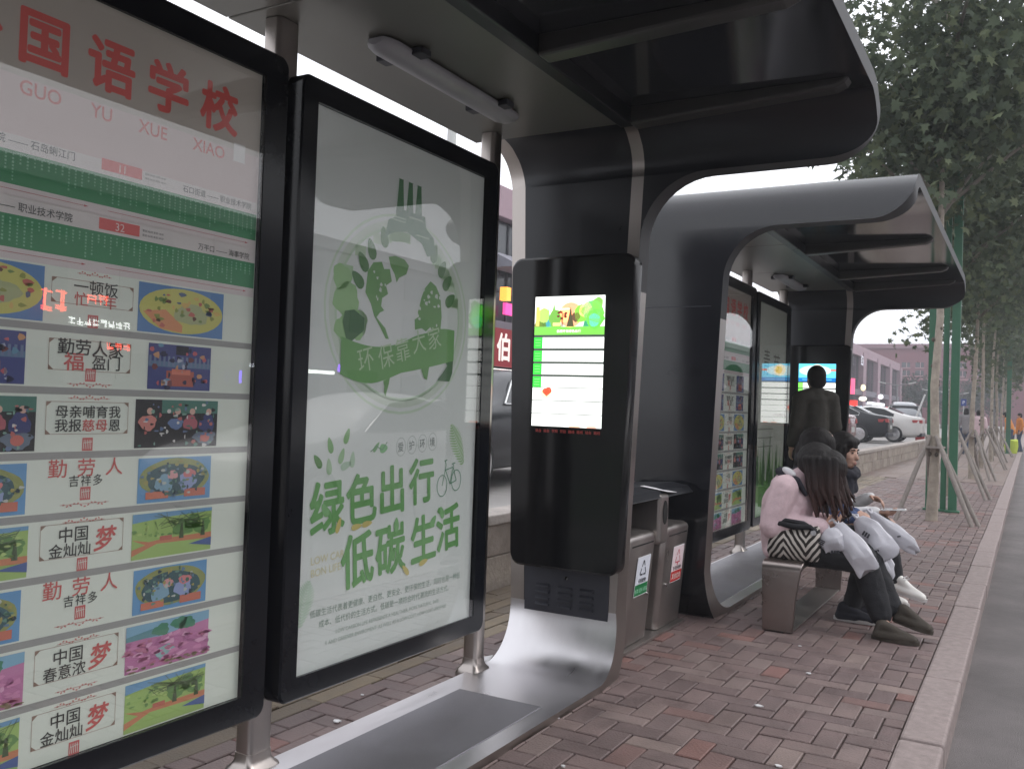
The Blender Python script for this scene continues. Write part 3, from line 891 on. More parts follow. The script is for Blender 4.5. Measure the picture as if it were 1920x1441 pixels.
    pl.text('R AND GREENER ENVIROMENT. AS WELL AS A LOW-COST, LOW-COST LIFESTYLE', 2.83, .387, .0205, lin(158, 178, 166), 3, 0, 'CENTER')
    return pl.mb.build('print', M['print'], parent, recalc=False)

def meadow_poster_print(dy, parent):
    pl = Plane((-2.121, dy, 0), (0, 1, 0), (0, 0, 1))
    pl.rect(2.286, .312, 3.396, 2.246, lin(206, 212, 198), 0)
    pl.rect(2.287, .313, 3.395, .62, lin(98, 168, 62), 1)
    for k in range(70):
        u = random.uniform(2.30, 3.38); h = random.uniform(.1, .38)
        pl.poly([(u - random.uniform(.01, .04), .60), (u + random.uniform(.01, .04), .60), (u + random.uniform(-.02, .02), .60 + h)], random.choice([lin(110, 176, 76), lin(86, 148, 60), lin(140, 190, 110)]), 2)
    for u, h in ((2.62, .40), (2.85, .46), (3.10, .34), (2.42, .3)):
        for k in range(6): pl.ell(u, .62 + h * k / 6, .05 * (1 - k / 7), .05, lin(76, 130, 70), 3, 9, wob=.2)
    for ch, u, v, s_ in (('青', 2.50, 1.62, .26), ('草', 2.86, 1.58, .28)):
        pl.text(ch, u, v, s_, lin(112, 108, 96), 3, -.01, slant=.1)
    for v in (1.10, 1.02, .94): pl.line([(2.40, v), (2.95, v)], .012, lin(150, 156, 140), 2)
    return pl.mb.build('print', M['print'], parent, recalc=False)

def screen_print(kind, parent, ys):
    x0, x1, z0, z1 = -2.093, -1.724, 1.150, 1.772
    pl = Plane((0, ys, 0), (1, 0, 0), (0, 0, 1), .0006)
    Wd = x1 - x0
    X = lambda a: x0 + a * Wd
    Z = lambda px: z1 - (px - 557) / 241 * (z1 - z0)
    WH = lin(252, 255, 250)
    pl.rect(x0, z0, x1, z1, lin(70, 78, 72), 0)
    if kind == 'forest':
        pl.rect(x0, Z(613.5), x1, z1, WH, 1)
        pl.ell(X(.52), Z(592), .062, .060, lin(246, 186, 140), 2, 24); pl.ell(X(.42), Z(594), .05, .03, lin(246, 186, 140), 2, 20)
        pl.rect(X(.30), Z(582), X(.5), Z(579.5), WH, 3)
        for a, b, h, c in ((.06, .05, 34, lin(120, 140, 70)), (.12, .045, 24*1.6, lin(96, 130, 60)), (.2, .035, 40, lin(78, 160, 170)), (.28, .05, 48, lin(120, 176, 80)), (.34, .04, 38, lin(120, 168, 70)), (.78, .06, 52, lin(70, 160, 120)), (.52, .04, 40, lin(86, 84, 60))):
            t = Z(613.5)
            pl.poly([(X(a - b * 1.3), t), (X(a + b * 1.3), t), (X(a), t + h * .00235)], c, 4)
        for a, q, v, c in ((.13, .034, 592, lin(180, 224, 110)), (.30, .034, 596, lin(120, 180, 80)), (.68, .040, 590, lin(140, 214, 80)), (.74, .035, 584, lin(240, 240, 170)), (.82, .050, 586, lin(120, 210, 120)), (.85, .050, 590, lin(120, 214, 90)), (.87, .045, 600, lin(110, 200, 80)), (.86, .03, 602, lin(110, 214, 200)), (.60, .022, 596, lin(110, 84, 66)), (.90, .028, 572, lin(130, 190, 90))):
            pl.ell(X(a), Z(v), q, q * 1.05, c, 5, 12, wob=.08)
        for a in (.40, .415): pl.line([(X(a), Z(613)), (X(a), Z(588))], .004, lin(110, 64, 50), 6)
        for k in range(9): pl.ell(X(.40 + random.uniform(-.06, .06)), Z(random.uniform(584, 600)), .008, .006, lin(110, 64, 50), 6, 7)
        pl.rect(X(.27), Z(612), X(.38), Z(606), lin(250, 220, 150), 6)
        pl.rect(X(.02), Z(612), X(.07), Z(576), lin(250, 206, 110), 5)
        pl.rect(x0, Z(628.5), x1, Z(613.5), lin(124, 206, 84), 2)
        pl.text('低碳环保绿色出行', X(.5), Z(624), .016, WH, 3, .01, 'CENTER')
        ACC, ART = lin(60, 220, 70), True
    else:
        pl.rect(x0, Z(613.5), x1, z1, lin(110, 214, 246), 1)
        pl.ell(X(.45), Z(585), .16, .055, lin(214, 246, 252), 2, 20); pl.ell(X(.50), Z(583), .062, .062, lin(255, 244, 214), 3, 22); pl.ell(X(.52), Z(583), .036, .040, lin(252, 214, 90), 4, 20)
        pl.rect(X(.86), Z(586), x1, Z(579), lin(240, 120, 90), 3)
        pl.rect(x0, Z(628.5), x1, Z(613.5), lin(20, 120, 200), 2)
        pl.rect(X(.1), Z(622), X(.9), Z(619), lin(120, 200, 240), 3)
        ACC, ART = lin(130, 236, 90), True
    rows = [(633, 653.5), (658, 678), (682, 702), (706, 725.5), (726.7, 749.7), (751, 774), (775.2, 798)]
    for k, (a, b) in enumerate(rows):
        pl.rect(x0, Z(b), x1, Z(a), WH, 1)
        if k < 4:
            pl.rect(x0, Z(b), X(.125), Z(a), ACC, 2)
            for q in range(3): pl.line([(X(.02), Z(a + 5 + q * 5)), (X(.1), Z(a + 5 + q * 5))], .0014, lin(190, 250, 170), 3)
    if ART:
        pl.ell(X(.20), Z(738), .030, .024, lin(250, 240, 190), 2, 14)
        pl.ell(X(.195), Z(733), .018, .014, lin(238, 92, 66), 3, 14); pl.ell(X(.235), Z(732), .018, .015, lin(238, 92, 66), 3, 14); pl.poly([(X(.15), Z(735)), (X(.285), Z(734)), (X(.21), Z(743))], lin(238, 92, 66), 3)
        pl.text('文明出行', X(.47), Z(771), .034, lin(170, 156, 160), 2, -.004, 'CENTER', slant=.2)
        for k in range(8): pl.ell(X(.22 + random.uniform(-.05, .05)), Z(random.uniform(779, 794)), .003, .003, lin(190, 190, 170), 2, 6)
        pl.text('礼让', X(.68), Z(795), .028, lin(150, 160, 160), 2, 0, 'CENTER'); pl.rect(X(.55), Z(798), X(.7), Z(795), lin(250, 190, 160), 2); pl.rect(X(.8), Z(798), X(.93), Z(794.5), lin(248, 180, 160), 2)
    return pl.mb.build('screen', M['screen'], parent, recalc=False)

def ticker_print(parent, ys):
    pl = Plane((0, ys, 0), (1, 0, 0), (0, 0, 1), .0006)
    for k in range(8):
        pl.text(random.choice(['站台', '开往', '车站', '路线', '学院']), -2.070 + k * .044, 1.122, .0165, lin(150, 60, 56), 1, .01)
    return pl.mb.build('ticker', M['signdim'], parent, recalc=False)

def build_shelter(name, label, y0, second=False):
    root = thing(name, label, 'bus shelter', (-1.9, y0 + LEN / 2, 0), 'bus shelters along the pavement')
    shelter_shell(y0, root)
    yi = y0 + LEN - TH                     # inner face of the far end wall
    # grip mat let into the floor
    mx_ = -2.185 if second else -2.085
    g = MB(); g.hexa([(mx_, y0 + (.45 if second else .8), ZF), (-1.69, y0 + (.45 if second else .8), ZF), (-1.69, yi - .665, ZF), (mx_, yi - .665, ZF), (mx_ + .002, y0 + (.452 if second else .802), ZF + .004), (-1.692, y0 + (.452 if second else .802), ZF + .004), (-1.692, yi - .667, ZF + .004), (mx_ + .002, yi - .667, ZF + .004)])
    g.build('floor_mat', M['mat'], root)
    # dropped soffit, its edge beam and seams
    g = MB()
    a, b = y0 + .24, yi - .27
    seams = [a, a + (b - a) * .33, a + (b - a) * .667, b]
    if not second: seams = [a, a + 1.2, yi - 1.84, b]
    for p, q in zip(seams[:-1], seams[1:]):
        g.box((-1.975, (p + q) / 2, 2.527), (.75, q - p - .006, .050))
    g.build('soffit', M['soffit'], root, bevel=.004)
    g = MB(); g.box((-1.565, (a + b) / 2, 2.526), (.062, b - a, .082))
    g.build('edge_beam', M['dark_in'], root, bevel=.006)
    # cantilever arms under the glossy canopy
    arms = [1.93, 3.33, 4.17] if second else [1.93, 3.33, 4.18]
    for y in arms:
        g = MB()
        yy = y0 + y
        pr = [(-1.533, 2.478), (-.685, 2.518), (-.645, 2.535), (-.627, 2.563), (-1.533, 2.563)]
        g.prism(pr, 'y', yy - .045, yy + .045)
        g.build('canopy_arm', M['arm'], root, bevel=.012)
    # glass canopy panels between the arms
    # posts
    for y in ([1.63, 2.725, 4.09] if second else [2.725, 4.09]):
        yy = y0 + y
        hw = .05 if y < 3 else .042
        g = MB()
        sec = rrect(-2.24, yy - hw, -2.166, yy + hw, .018, 4)
        g.prism(sec, 'z', 0.0, 2.50)
        po = g.build('post', M['steel'], root, smooth=50)
        g = MB()
        for rr, z in ((1.62, 0), (1.62, .012), (1.5, .034), (1.22, .050), (1.12, .075)):
            pass
        rings = [[((-2.203) + (x + 2.203) * s_, yy + (y_ - yy) * s_, z) for x, y_ in sec] for s_, z in ((1.7, -.005), (1.75, .014), (1.55, .036), (1.25, .048), (1.1, .06), (1.04, .085))]
        g.loft(rings)
        g.build('base_flange', M['steel'], po, smooth=75)
    # strip light under the soffit
    g = MB()
    ring = lambda y, s_, dz: [(-1.985 + .062 * s_ * math.cos(t), y, 2.492 - dz - .032 * s_ * max(-.3, math.sin(t))) for t in [2 * PI * k / 16 for k in range(16)]]
    yl = y0 + 2.97
    g.loft([ring(yl - .02, .55, .0), ring(yl, .85, .004), ring(yl + .04, 1, .006), ring(yl + .86, 1, .006), ring(yl + .90, .85, .004), ring(yl + .92, .55, 0)])
    lt = g.build('strip_light', M['lamp'], root, smooth=50)
    for q in (.14, .74):
        for x in (-2.062, -1.908):
            g = MB(); g.box((x, yl + q, 2.487), (.05, .06, .025)); g.build('clip', M['grille'], lt, bevel=.004)
    # the two light boxes
    dy = y0 + .51
    mp = panel_frame(dy + .862, dy + 2.150, .235, 2.335, dy + .95, dy + 2.052, .316, 2.250, root, 'timetable_panel')
    timetable_print(dy, mp, alt=second)
    ps = panel_frame(dy + 2.214, dy + 3.480, .243, 2.322, dy + 2.289, dy + 3.392, .318, 2.242, root, 'poster_panel')
    if second: meadow_poster_print(dy, ps)
    else: poster_print(dy, ps)
    # information kiosk on the far wall
    g = MB()
    def trap(z0, z1, r, xl0, xl1, xr0, xr1):
        base = rrect(-1, 0, 1, 1, .001, 6)
        pts = []
        for (u, v) in rrect(0, 0, .62, 1.48, r, 6):
            f = v / 1.48; xl = xl0 + (xl1 - xl0) * f; xr = xr0 + (xr1 - xr0) * f
            pts.append((xl + (xr - xl) * u / .62, z0 + (z1 - z0) * f))
        return pts
    p = trap(.474, 1.965, .055, -2.190, -2.236, -1.624, -1.580)
    sh = lambda k: [(-1.907 + (a + 1.907) * k, 1.22 + (b - 1.22) * k) for a, b in p]
    g.loft([[(a, yi - .002, b) for a, b in p], [(a, yi - .078, b) for a, b in p], [(a, yi - .088, b) for a, b in sh(.985)]])
    kb = g.build('kiosk_box', M['kiosk'], root, smooth=35)
    screen_print('sunny' if second else 'forest', kb, yi - .0895)
    ticker_print(kb, yi - .0895)
    g = MB()
    g.hexa([(-2.143, yi - .004, .125), (-1.700, yi - .004, .125), (-1.700, yi + .0, .125), (-2.143, yi + .0, .125), (-2.147, yi - .004, .46), (-1.696, yi - .004, .46), (-1.696, yi, .46), (-2.147, yi, .46)])
    gp = g.build('grille_panel', M['grille'], root)
    for cx in (-2.045, -1.925, -1.810):
        g = MB()
        for k in range(4):
            z = .372 - k * .030
            g.prism([(yi - .004, z - .004), (yi - .017, z - .001), (yi - .016, z + .003), (yi - .004, z + .012)], 'x', cx - .036, cx + .036)
        g.build('louvre', M['grille'], gp, smooth=30)
    g = MB(); g.lathe([(0, 0), (.011, 0), (.011, -.012), (.006, -.018), (0, -.018)], (-1.915, yi - .004, .425), 'y', 14)
    g.build('lock', M['chrome'], gp, smooth=40)
    return root
def end_seam(root, y0):
    g = MB(); g.box((-1.93, y0 - .001, 1.875), (.53, .003, .004)); g.build('panel_seam', M['grille'], root)
Y1, Y2 = -.51, 5.27
sh1 = build_shelter('bus_shelter', 'near bus shelter with a school timetable and green globe poster in black frames', Y1)
sh2 = build_shelter('bus_shelter', 'far bus shelter behind the litter bins, over the bench with seated people', Y2, True)

end_seam(sh2, Y2)
# bits of litter on the paving
for k, (x, y) in enumerate(((-1.38, 2.86), (-1.62, 3.28), (-.98, 3.92), (-1.05, 5.05), (-.90, 4.55), (-2.30, 2.75), (-2.42, 3.05), (-.75, 3.3))):
    g = MB(); r = .008 + .004 * (k % 3)
    g.loft([[(x + r * (1 + .4 * math.sin(3 * a + k)) * math.cos(a), y + r * .8 * math.sin(a), z) for a in [2 * PI * q / 7 for q in range(7)]] for z in (.003, .007)])
    tag(g.build('paper_bit', M['white']), 'tiny pale scrap of litter lying on the brick pavement', 'litter', 'tiny scraps of litter on the bricks')
g = MB()
for q, (dx, dy, h) in enumerate(((0, 0, .03), (.02, .015, .045), (-.018, .02, .02))):
    g.hexa([(-2.285 + dx, 3.72 + dy, .004), (-2.245 + dx, 3.725 + dy, .006), (-2.24 + dx, 3.76 + dy, .012), (-2.28 + dx, 3.75 + dy, .01), (-2.285 + dx, 3.72 + dy, .006), (-2.245 + dx, 3.725 + dy, .008), (-2.235 + dx, 3.765 + dy, h), (-2.28 + dx, 3.755 + dy, h * .7)])
tag(g.build('crumpled_tissue', M['white']), 'crumpled white tissue on the bricks beside the curved kiosk foot', 'litter')
# ---------------------------------------------------------------- twin litter bin
bn = thing('twin_litter_bin', 'twin stainless steel litter bin with green and red stickers between the shelters', 'litter bin', (-1.95, 4.73, 0))
def flare(yb0, yb1, yt0, yt1, z0, z1, name, par, m):
    g = MB()
    r = .035
    def ring(y0, y1, xb, xf, z, k=0):
        return [(a, b, z) for a, b in rrect(xb + k, y0 + k, xf - k, y1 - k, r, 4)]
    rr = [ring(yb0, yb1, -2.10, -1.785, z0)]
    for t in (.3, .7, 1.0): rr.append(ring(yb0 + (yt0 - yb0) * t, yb1 + (yt1 - yb1) * t, -2.10, -1.785 + .055 * t, z0 + (z1 - .03 - z0) * t))
    rr.append(ring(yt0, yt1, -2.10, -1.730, z1 - .012, .006)); rr.append(ring(yt0, yt1, -2.10, -1.730, z1, .022))
    g.loft(rr)
    return g.build(name, m, par, smooth=45)
def sticker(par, yc, zc, red):
    c = lin(196, 44, 44) if red else lin(24, 118, 66)
    q = lin(232, 214, 218) if red else lin(216, 220, 230)
    k = .055 / .55
    O = (-1.785 + (zc - .02) * k + .004, yc, zc)
    V = Vector((k, 0, 1)).normalized()
    pl = Plane(O, (0, 1, 0), V, .0008)
    pl.rect(-.092, -.105, .092, .105, lin(228, 230, 232), 0)
    pl.rect(-.088, -.040, .088, .101, q, 1)
    pl.rect(-.088, -.101, .088, -.042, c, 1)
    ink = lin(196, 40, 70) if red else lin(30, 34, 44)
    A = [(0, .085), (.042, .008), (-.042, .008)]
    for (a, b) in ((0, 1), (1, 2), (2, 0)):
        p, s_ = A[a], A[b]
        for t0, t1 in ((.04, .42), (.54, .94)):
            pl.line([(p[0] + (s_[0] - p[0]) * t0, p[1] + (s_[1] - p[1]) * t0), (p[0] + (s_[0] - p[0]) * t1, p[1] + (s_[1] - p[1]) * t1)], .009 if not red else .007, ink, 2)
    if red: pl.line([(0, .01), (0, -.01)], .014, ink, 2)
    pl.text('不可回收物' if red else '可回收物', 0, -.034, .026, ink if not red else lin(70, 60, 66), 2, .01, 'CENTER')
    pl.text('其他垃圾' if red else '纸类 塑料 玻璃', 0, -.085, .036 if red else .026, lin(236, 220, 214) if red else lin(150, 214, 176), 2, .01, 'CENTER')
    pl.mb.build('sticker', M['sticker'], par, recalc=False)
b1 = flare(4.335, 4.675, 4.255, 4.650, .02, .60, 'bin_body', bn, M['steel_dull'])
b2 = flare(4.830, 5.215, 4.795, 5.195, .02, .60, 'bin_body', bn, M['steel_dull'])
sticker(b1, 4.492, .378, False); sticker(b2, 5.035, .37, True)
for b, yc in ((b1, 4.46), (b2, 5.0)):
    g = MB(); g.box((-1.735, yc, .545), (.006, .30, .008)); g.build('slot', M['void'], b)
    g = MB(); g.lathe([(0, 0), (.009, 0), (.009, .008), (0, .011)], (-1.757, yc + .13 if b is b1 else yc - .12, .268), 'x', 12); g.build('lock', M['chrome'], b, smooth=40)
g = MB()
g.box((-1.885, 4.722, .655), (.34, .135, .27)); g.build('ash_column', M['steel_dull'], bn, bevel=.02, seg=3)
g = MB(); g.lathe([(0, 0), (.034, 0), (.034, .004), (0, .004)], (-1.7155, 4.722, .69), 'x', 20)
g.v = [(x, y, .69 + (z - .69) * 1.9) for x, y, z in g.v]
g.build('ash_hole', M['void'], bn, smooth=40)
for a, b in ((4.21, 4.725), (4.735, 5.20)):
    g = MB()
    pr = [(-2.12, .80), (-1.84, .822), (-1.75, .806), (-1.715, .772), (-1.723, .767), (-1.755, .794), (-1.84, .809), (-2.12, .787)]
    g.prism(pr, 'y', a, b)
    g.build('hood', M['dark_in'], bn, bevel=.004)
g = MB(); g.box((-2.09, 4.72, .70), (.03, .92, .22)); g.build('backplate', M['steel_dull'], bn, bevel=.003)
g = MB(); g.box((-1.95, 4.72, .008), (.40, .98, .016)); g.build('base_plate', M['steel_dull'], bn, bevel=.002)
g = MB(); g.hexa([(-1.84, 4.72, .824), (-1.715, 4.90, .786), (-1.71, 4.74, .800), (-1.83, 4.64, .828), (-1.84, 4.72, .827), (-1.715, 4.90, .789), (-1.71, 4.74, .803), (-1.83, 4.64, .831)])  # thin plain white flap resting across the bin hoods
tag(g.build('white_flap', M['white']), 'thin white flap lying on the dark hood of the litter bin', 'paper')

# ---------------------------------------------------------------- bench: one bent steel ribbon
bt = thing('bench', 'brushed stainless bench bent from one sheet under the far shelter', 'bench', (-1.22, 6.07, 0))
def bench():
    y0, y1, zt, r, th = 5.30, 6.84, .405, .055, .035
    prof = []
    prof.append(((y0 + .002, .004), (y0 + .002 + th, .004)))
    prof.append(((y0, .2), (y0 + th, .2)))
    for k in range(9):
        a = PI - PI / 2 * k / 8
        prof.append(((y0 + r + r * math.cos(a), zt - r + r * math.sin(a)), (y0 + r + (r - th) * math.cos(a), zt - r + (r - th) * math.sin(a))))
    prof.append((((y0 + y1) / 2, zt), ((y0 + y1) / 2, zt - th)))
    full = prof + [((y0 + y1 - o[0], o[1]), (y0 + y1 - i[0], i[1])) for o, i in reversed(prof[:-1])]
    g = MB(); rings = []
    for o, i in full:
        t = min(1, o[1] / zt)
        xl, xr = -1.318 - .012 * t, -1.148 + .048 * t ** 2
        rings.append([(xl, o[0], o[1]), (xr, o[0], o[1]), (xr, i[0], i[1]), (xl, i[0], i[1])])
    g.loft(rings)
    g.build('seat', M['bench'], bt, smooth=35, bevel=.004)
    g = MB(); g.box((-1.235, 6.07, .0085), (.165, 1.46, .010)); g.build('base_plate', M['steel_dull'], bt, bevel=.002)
bench()

# ================================================================ TREES
def palm_leaf():
    pts = []
    for ang, r in ((-150, .42), (-128, .30), (-100, .62), (-72, .36), (-48, .80), (-24, .44), (0, 1.0), (24, .44), (48, .80), (72, .36), (100, .62), (128, .30), (150, .42), (180, .10)):
        a = R(ang); pts.append((r * math.cos(a), r * math.sin(a) * .92, -.18 * abs(math.sin(a)) * r))
    return np.array(pts)
LEAF = palm_leaf()
def crown_mesh(name, centres, radii, n, size, parent, cols, mats, seed, droop=.5, poly=LEAF):
    rg = np.random.default_rng(seed)
    centres, radii = np.array(centres, float), np.array(radii, float)
    wgt = radii ** 2; wgt /= wgt.sum()
    idx = rg.choice(len(centres), n, p=wgt)
    d = rg.normal(size=(n, 3)); d /= np.linalg.norm(d, axis=1)[:, None]
    rad = radii[idx] * (rg.random(n) ** .45)
    pos = centres[idx] + d * rad[:, None] * np.array([1, 1, .8])
    # sprigs: several leaves share a twig end
    tw = rg.integers(0, max(1, n // 5), n)
    pos = pos * .35 + pos[tw * 5 % n] * .65 + rg.normal(scale=size * .75, size=(n, 3))
    nz = rg.normal(size=(n, 3)) * .8 + np.array([0, 0, .55]) + d * .4
    nz /= np.linalg.norm(nz, axis=1)[:, None]
    ax = rg.normal(size=(n, 3)) + d * .5 + np.array([0, 0, -droop])
    ax -= nz * (ax * nz).sum(1)[:, None]; ax /= np.linalg.norm(ax, axis=1)[:, None]
    by = np.cross(nz, ax)
    sz = size * rg.uniform(.6, 1.25, n)
    k = len(poly)
    V = pos[:, None, :] + sz[:, None, None] * (poly[None, :, 0, None] * ax[:, None, :] + poly[None, :, 1, None] * by[:, None, :] + poly[None, :, 2, None] * nz[:, None, :])
    off = np.array(parent.location if parent is not None else (0, 0, 0))
    V = V.reshape(-1, 3) - off
    me = bpy.data.meshes.new(name)
    me.vertices.add(n * k); me.vertices.foreach_set('co', V.ravel().astype(np.float32))
    me.loops.add(n * k); me.loops.foreach_set('vertex_index', np.arange(n * k, dtype=np.int32))
    me.polygons.add(n); me.polygons.foreach_set('loop_start', np.arange(0, n * k, k, dtype=np.int32))
    cl_ = np.array(cols)[rg.integers(0, len(cols), n)] * rg.uniform(.82, 1.16, (n, 1))
    at = me.attributes.new('Col', 'FLOAT_COLOR', 'CORNER')
    arr = np.ones((n * k, 4), np.float32); arr[:, :3] = np.repeat(cl_, k, axis=0)
    at.data.foreach_set('color', arr.ravel())
    me.update(calc_edges=True); me.validate(clean_customdata=False)
    me.materials.append(mats)
    o = bpy.data.objects.new(name, me); C.objects.link(o)
    if parent is not None: o.parent = parent
    return o
LC = [(.100, .128, .080), (.088, .116, .074), (.112, .140, .084), (.078, .102, .068), (.130, .156, .086)]
BK = [lin(158, 148, 136), lin(146, 136, 124)]
def street_tree(x, y, h, crown, n, size, seed, label, rbase=.095, lowest=2.4):
    rnd = random.Random(seed)
    t = thing('plane_tree', label, 'tree', (x, y, 0), 'plane trees along the kerb')
    g = MB()
    pts, rs = [], []
    for k in range(9):
        f = k / 8
        pts.append((x + rnd.uniform(-.03, .03) * (k > 0) + .05 * f, y + rnd.uniform(-.03, .03) * (k > 0), -.02 + h * .8 * f)); rs.append(rbase * (1.25 if k == 0 else 1) * (1 - .72 * f))
    g.tube(pts, rs, 12, 0, BK[seed % 2])
    ends = []
    for k in range(9):
        f = rnd.uniform(.52, .98)
        i = min(7, int(f * 8)); p = Vector(pts[i]).lerp(Vector(pts[i + 1]), f * 8 - i)
        if p.z < lowest - .2: p.z = lowest - .2 + rnd.random() * .5
        a = rnd.uniform(0, 6.28); L = rnd.uniform(.9, 1.7) * crown
        e = p + Vector((math.cos(a) * L * .75, math.sin(a) * L * .75, L * .55))
        g.tube([p, p.lerp(e, .5) + Vector((0, 0, .10)), e], [.030, .020, .008], 7, 0, lin(112, 106, 96))
        ends.append(e)
    # knots and dark patches on the pale bark
    for k in range(10):
        z = rnd.uniform(.5, 3.2); a = rnd.uniform(0, 6.28); rr = rbase * (1 - .6 * z / (h * .8))
        g.ell((x + rr * .92 * math.cos(a) + .05 * z / h, y + rr * .92 * math.sin(a), z), (.022, .022, .03), 0, lin(92, 84, 76), nu=8, nv=5)
    g.build('trunk', M['bark'], t, smooth=60)
    cs, rd = [], []
    for e in ends:
        cs.append(e); rd.append(rnd.uniform(.45, .8) * crown)
    for k in range(22):
        a = rnd.uniform(0, 6.28); q = rnd.uniform(.2, 1.15) * crown; z = rnd.uniform(lowest + .5, h)
        cs.append((x + q * math.cos(a), y + q * math.sin(a), z)); rd.append(rnd.uniform(.4, .75) * crown)
    crown_mesh('crown', cs, rd, n, size, t, LC, M['leaf'], seed)
    return t
TL = ['nearest plane tree with a pale trunk propped by three wooden poles', 'second plane tree of the row with a slim grey trunk', 'third plane tree of the row, its trunk close behind the second', 'fourth plane tree along the kerb, seen between the props', 'fifth plane tree of the row in the hazy middle distance', 'sixth plane tree of the row, thin trunk near the kerb', 'seventh plane tree of the row beside the people in orange', 'eighth plane tree far down the kerb', 'ninth and farthest plane tree of the row']
TP = [(-1.03, 12.3, 8.4, 1.5, 7600, .12), (-1.12, 16.5, 7.8, 1.4, 6000, .12), (-1.06, 21.7, 8.0, 1.4, 6000, .125), (-1.11, 26.8, 8.2, 1.4, 4500, .13), (-1.02, 31.5, 8, 1.4, 3600, .135), (-1.05, 36.5, 8.2, 1.4, 3000, .14), (-1.0, 42, 8.2, 1.45, 2600, .15), (-1.05, 50, 8.4, 1.5, 2200, .17), (-1.0, 60, 8.4, 1.6, 2000, .19)]
for k, (x, y, h, cr, n, sz) in enumerate(TP):
    street_tree(x, y, h, cr, n, sz, 20 + k, TL[k], rbase=.058 if k == 0 else .055, lowest=2.9 if k == 0 else 2.3)

def tree_props(label, x, y):
    t = thing('tree_prop', label, 'tree support', (x, y, 0), 'wooden props bracing the plane trees')
    for k, (a, b) in enumerate(((-.37, -.38), (.47, -.40), (.53, -.22), (-.05, .55))):
        g = MB()
        e = Vector((x + .11 * (1 if a > 0 else -1) * .6, y + b * .14, .95))
        p = Vector((x + a, y + b, -.01))
        g.tube([p, p.lerp(e, .5), e + (e - p).normalized() * .10], [.026, .030, .026], 9)
        g.build('pole', M['pole'], t, smooth=60)
    g = MB()
    for z in (.90, .95):
        g.lathe([(.115, -.012), (.128, -.012), (.128, .012), (.115, .012)], (x + .01, y, z), 'z', 16)
        break
    g.build('binding', M['pole'], t, smooth=40)
    return t
pr0 = tree_props('wooden tripod of weathered poles bracing the nearest plane tree', -1.03, 12.3)
for y, lb in ((16.5, 'wooden tripod of poles bracing the second plane tree'), (21.7, 'wooden tripod of poles bracing the third plane tree'), (26.8, 'wooden tripod of poles bracing the fourth plane tree'), (31.5, 'wooden tripod of poles bracing the fifth plane tree'), (36.5, 'farthest wooden tripod of poles, bracing the sixth plane tree')):
    copy_tree(pr0, (-1.03, y, 0), random.uniform(-.3, .3), lb)

# green steel posts behind the first tree
for x, y, wd, h, lb in ((-1.185, 13.70, .085, 6.0, 'square green steel post just left of the nearest tree trunk'), (-1.005, 13.64, .070, 6.0, 'thin green steel post right beside the nearest tree trunk'), (-.885, 13.58, .105, 6.0, 'thick green steel post right of the nearest tree trunk'), (-.72, 40.0, .16, 6.5, 'distant green post beyond the row of trunks')):
    g = MB(); g.box((x, y, h / 2), (wd, wd, h)); g.box((x, y, .012), (wd * 1.7, wd * 1.7, .03)); g.box((x, y, h + .02), (wd * 1.1, wd * 1.1, .03))
    o = g.build('green_post', M['green'], bevel=.008)
    tag(o, lb, 'post', 'green steel posts')

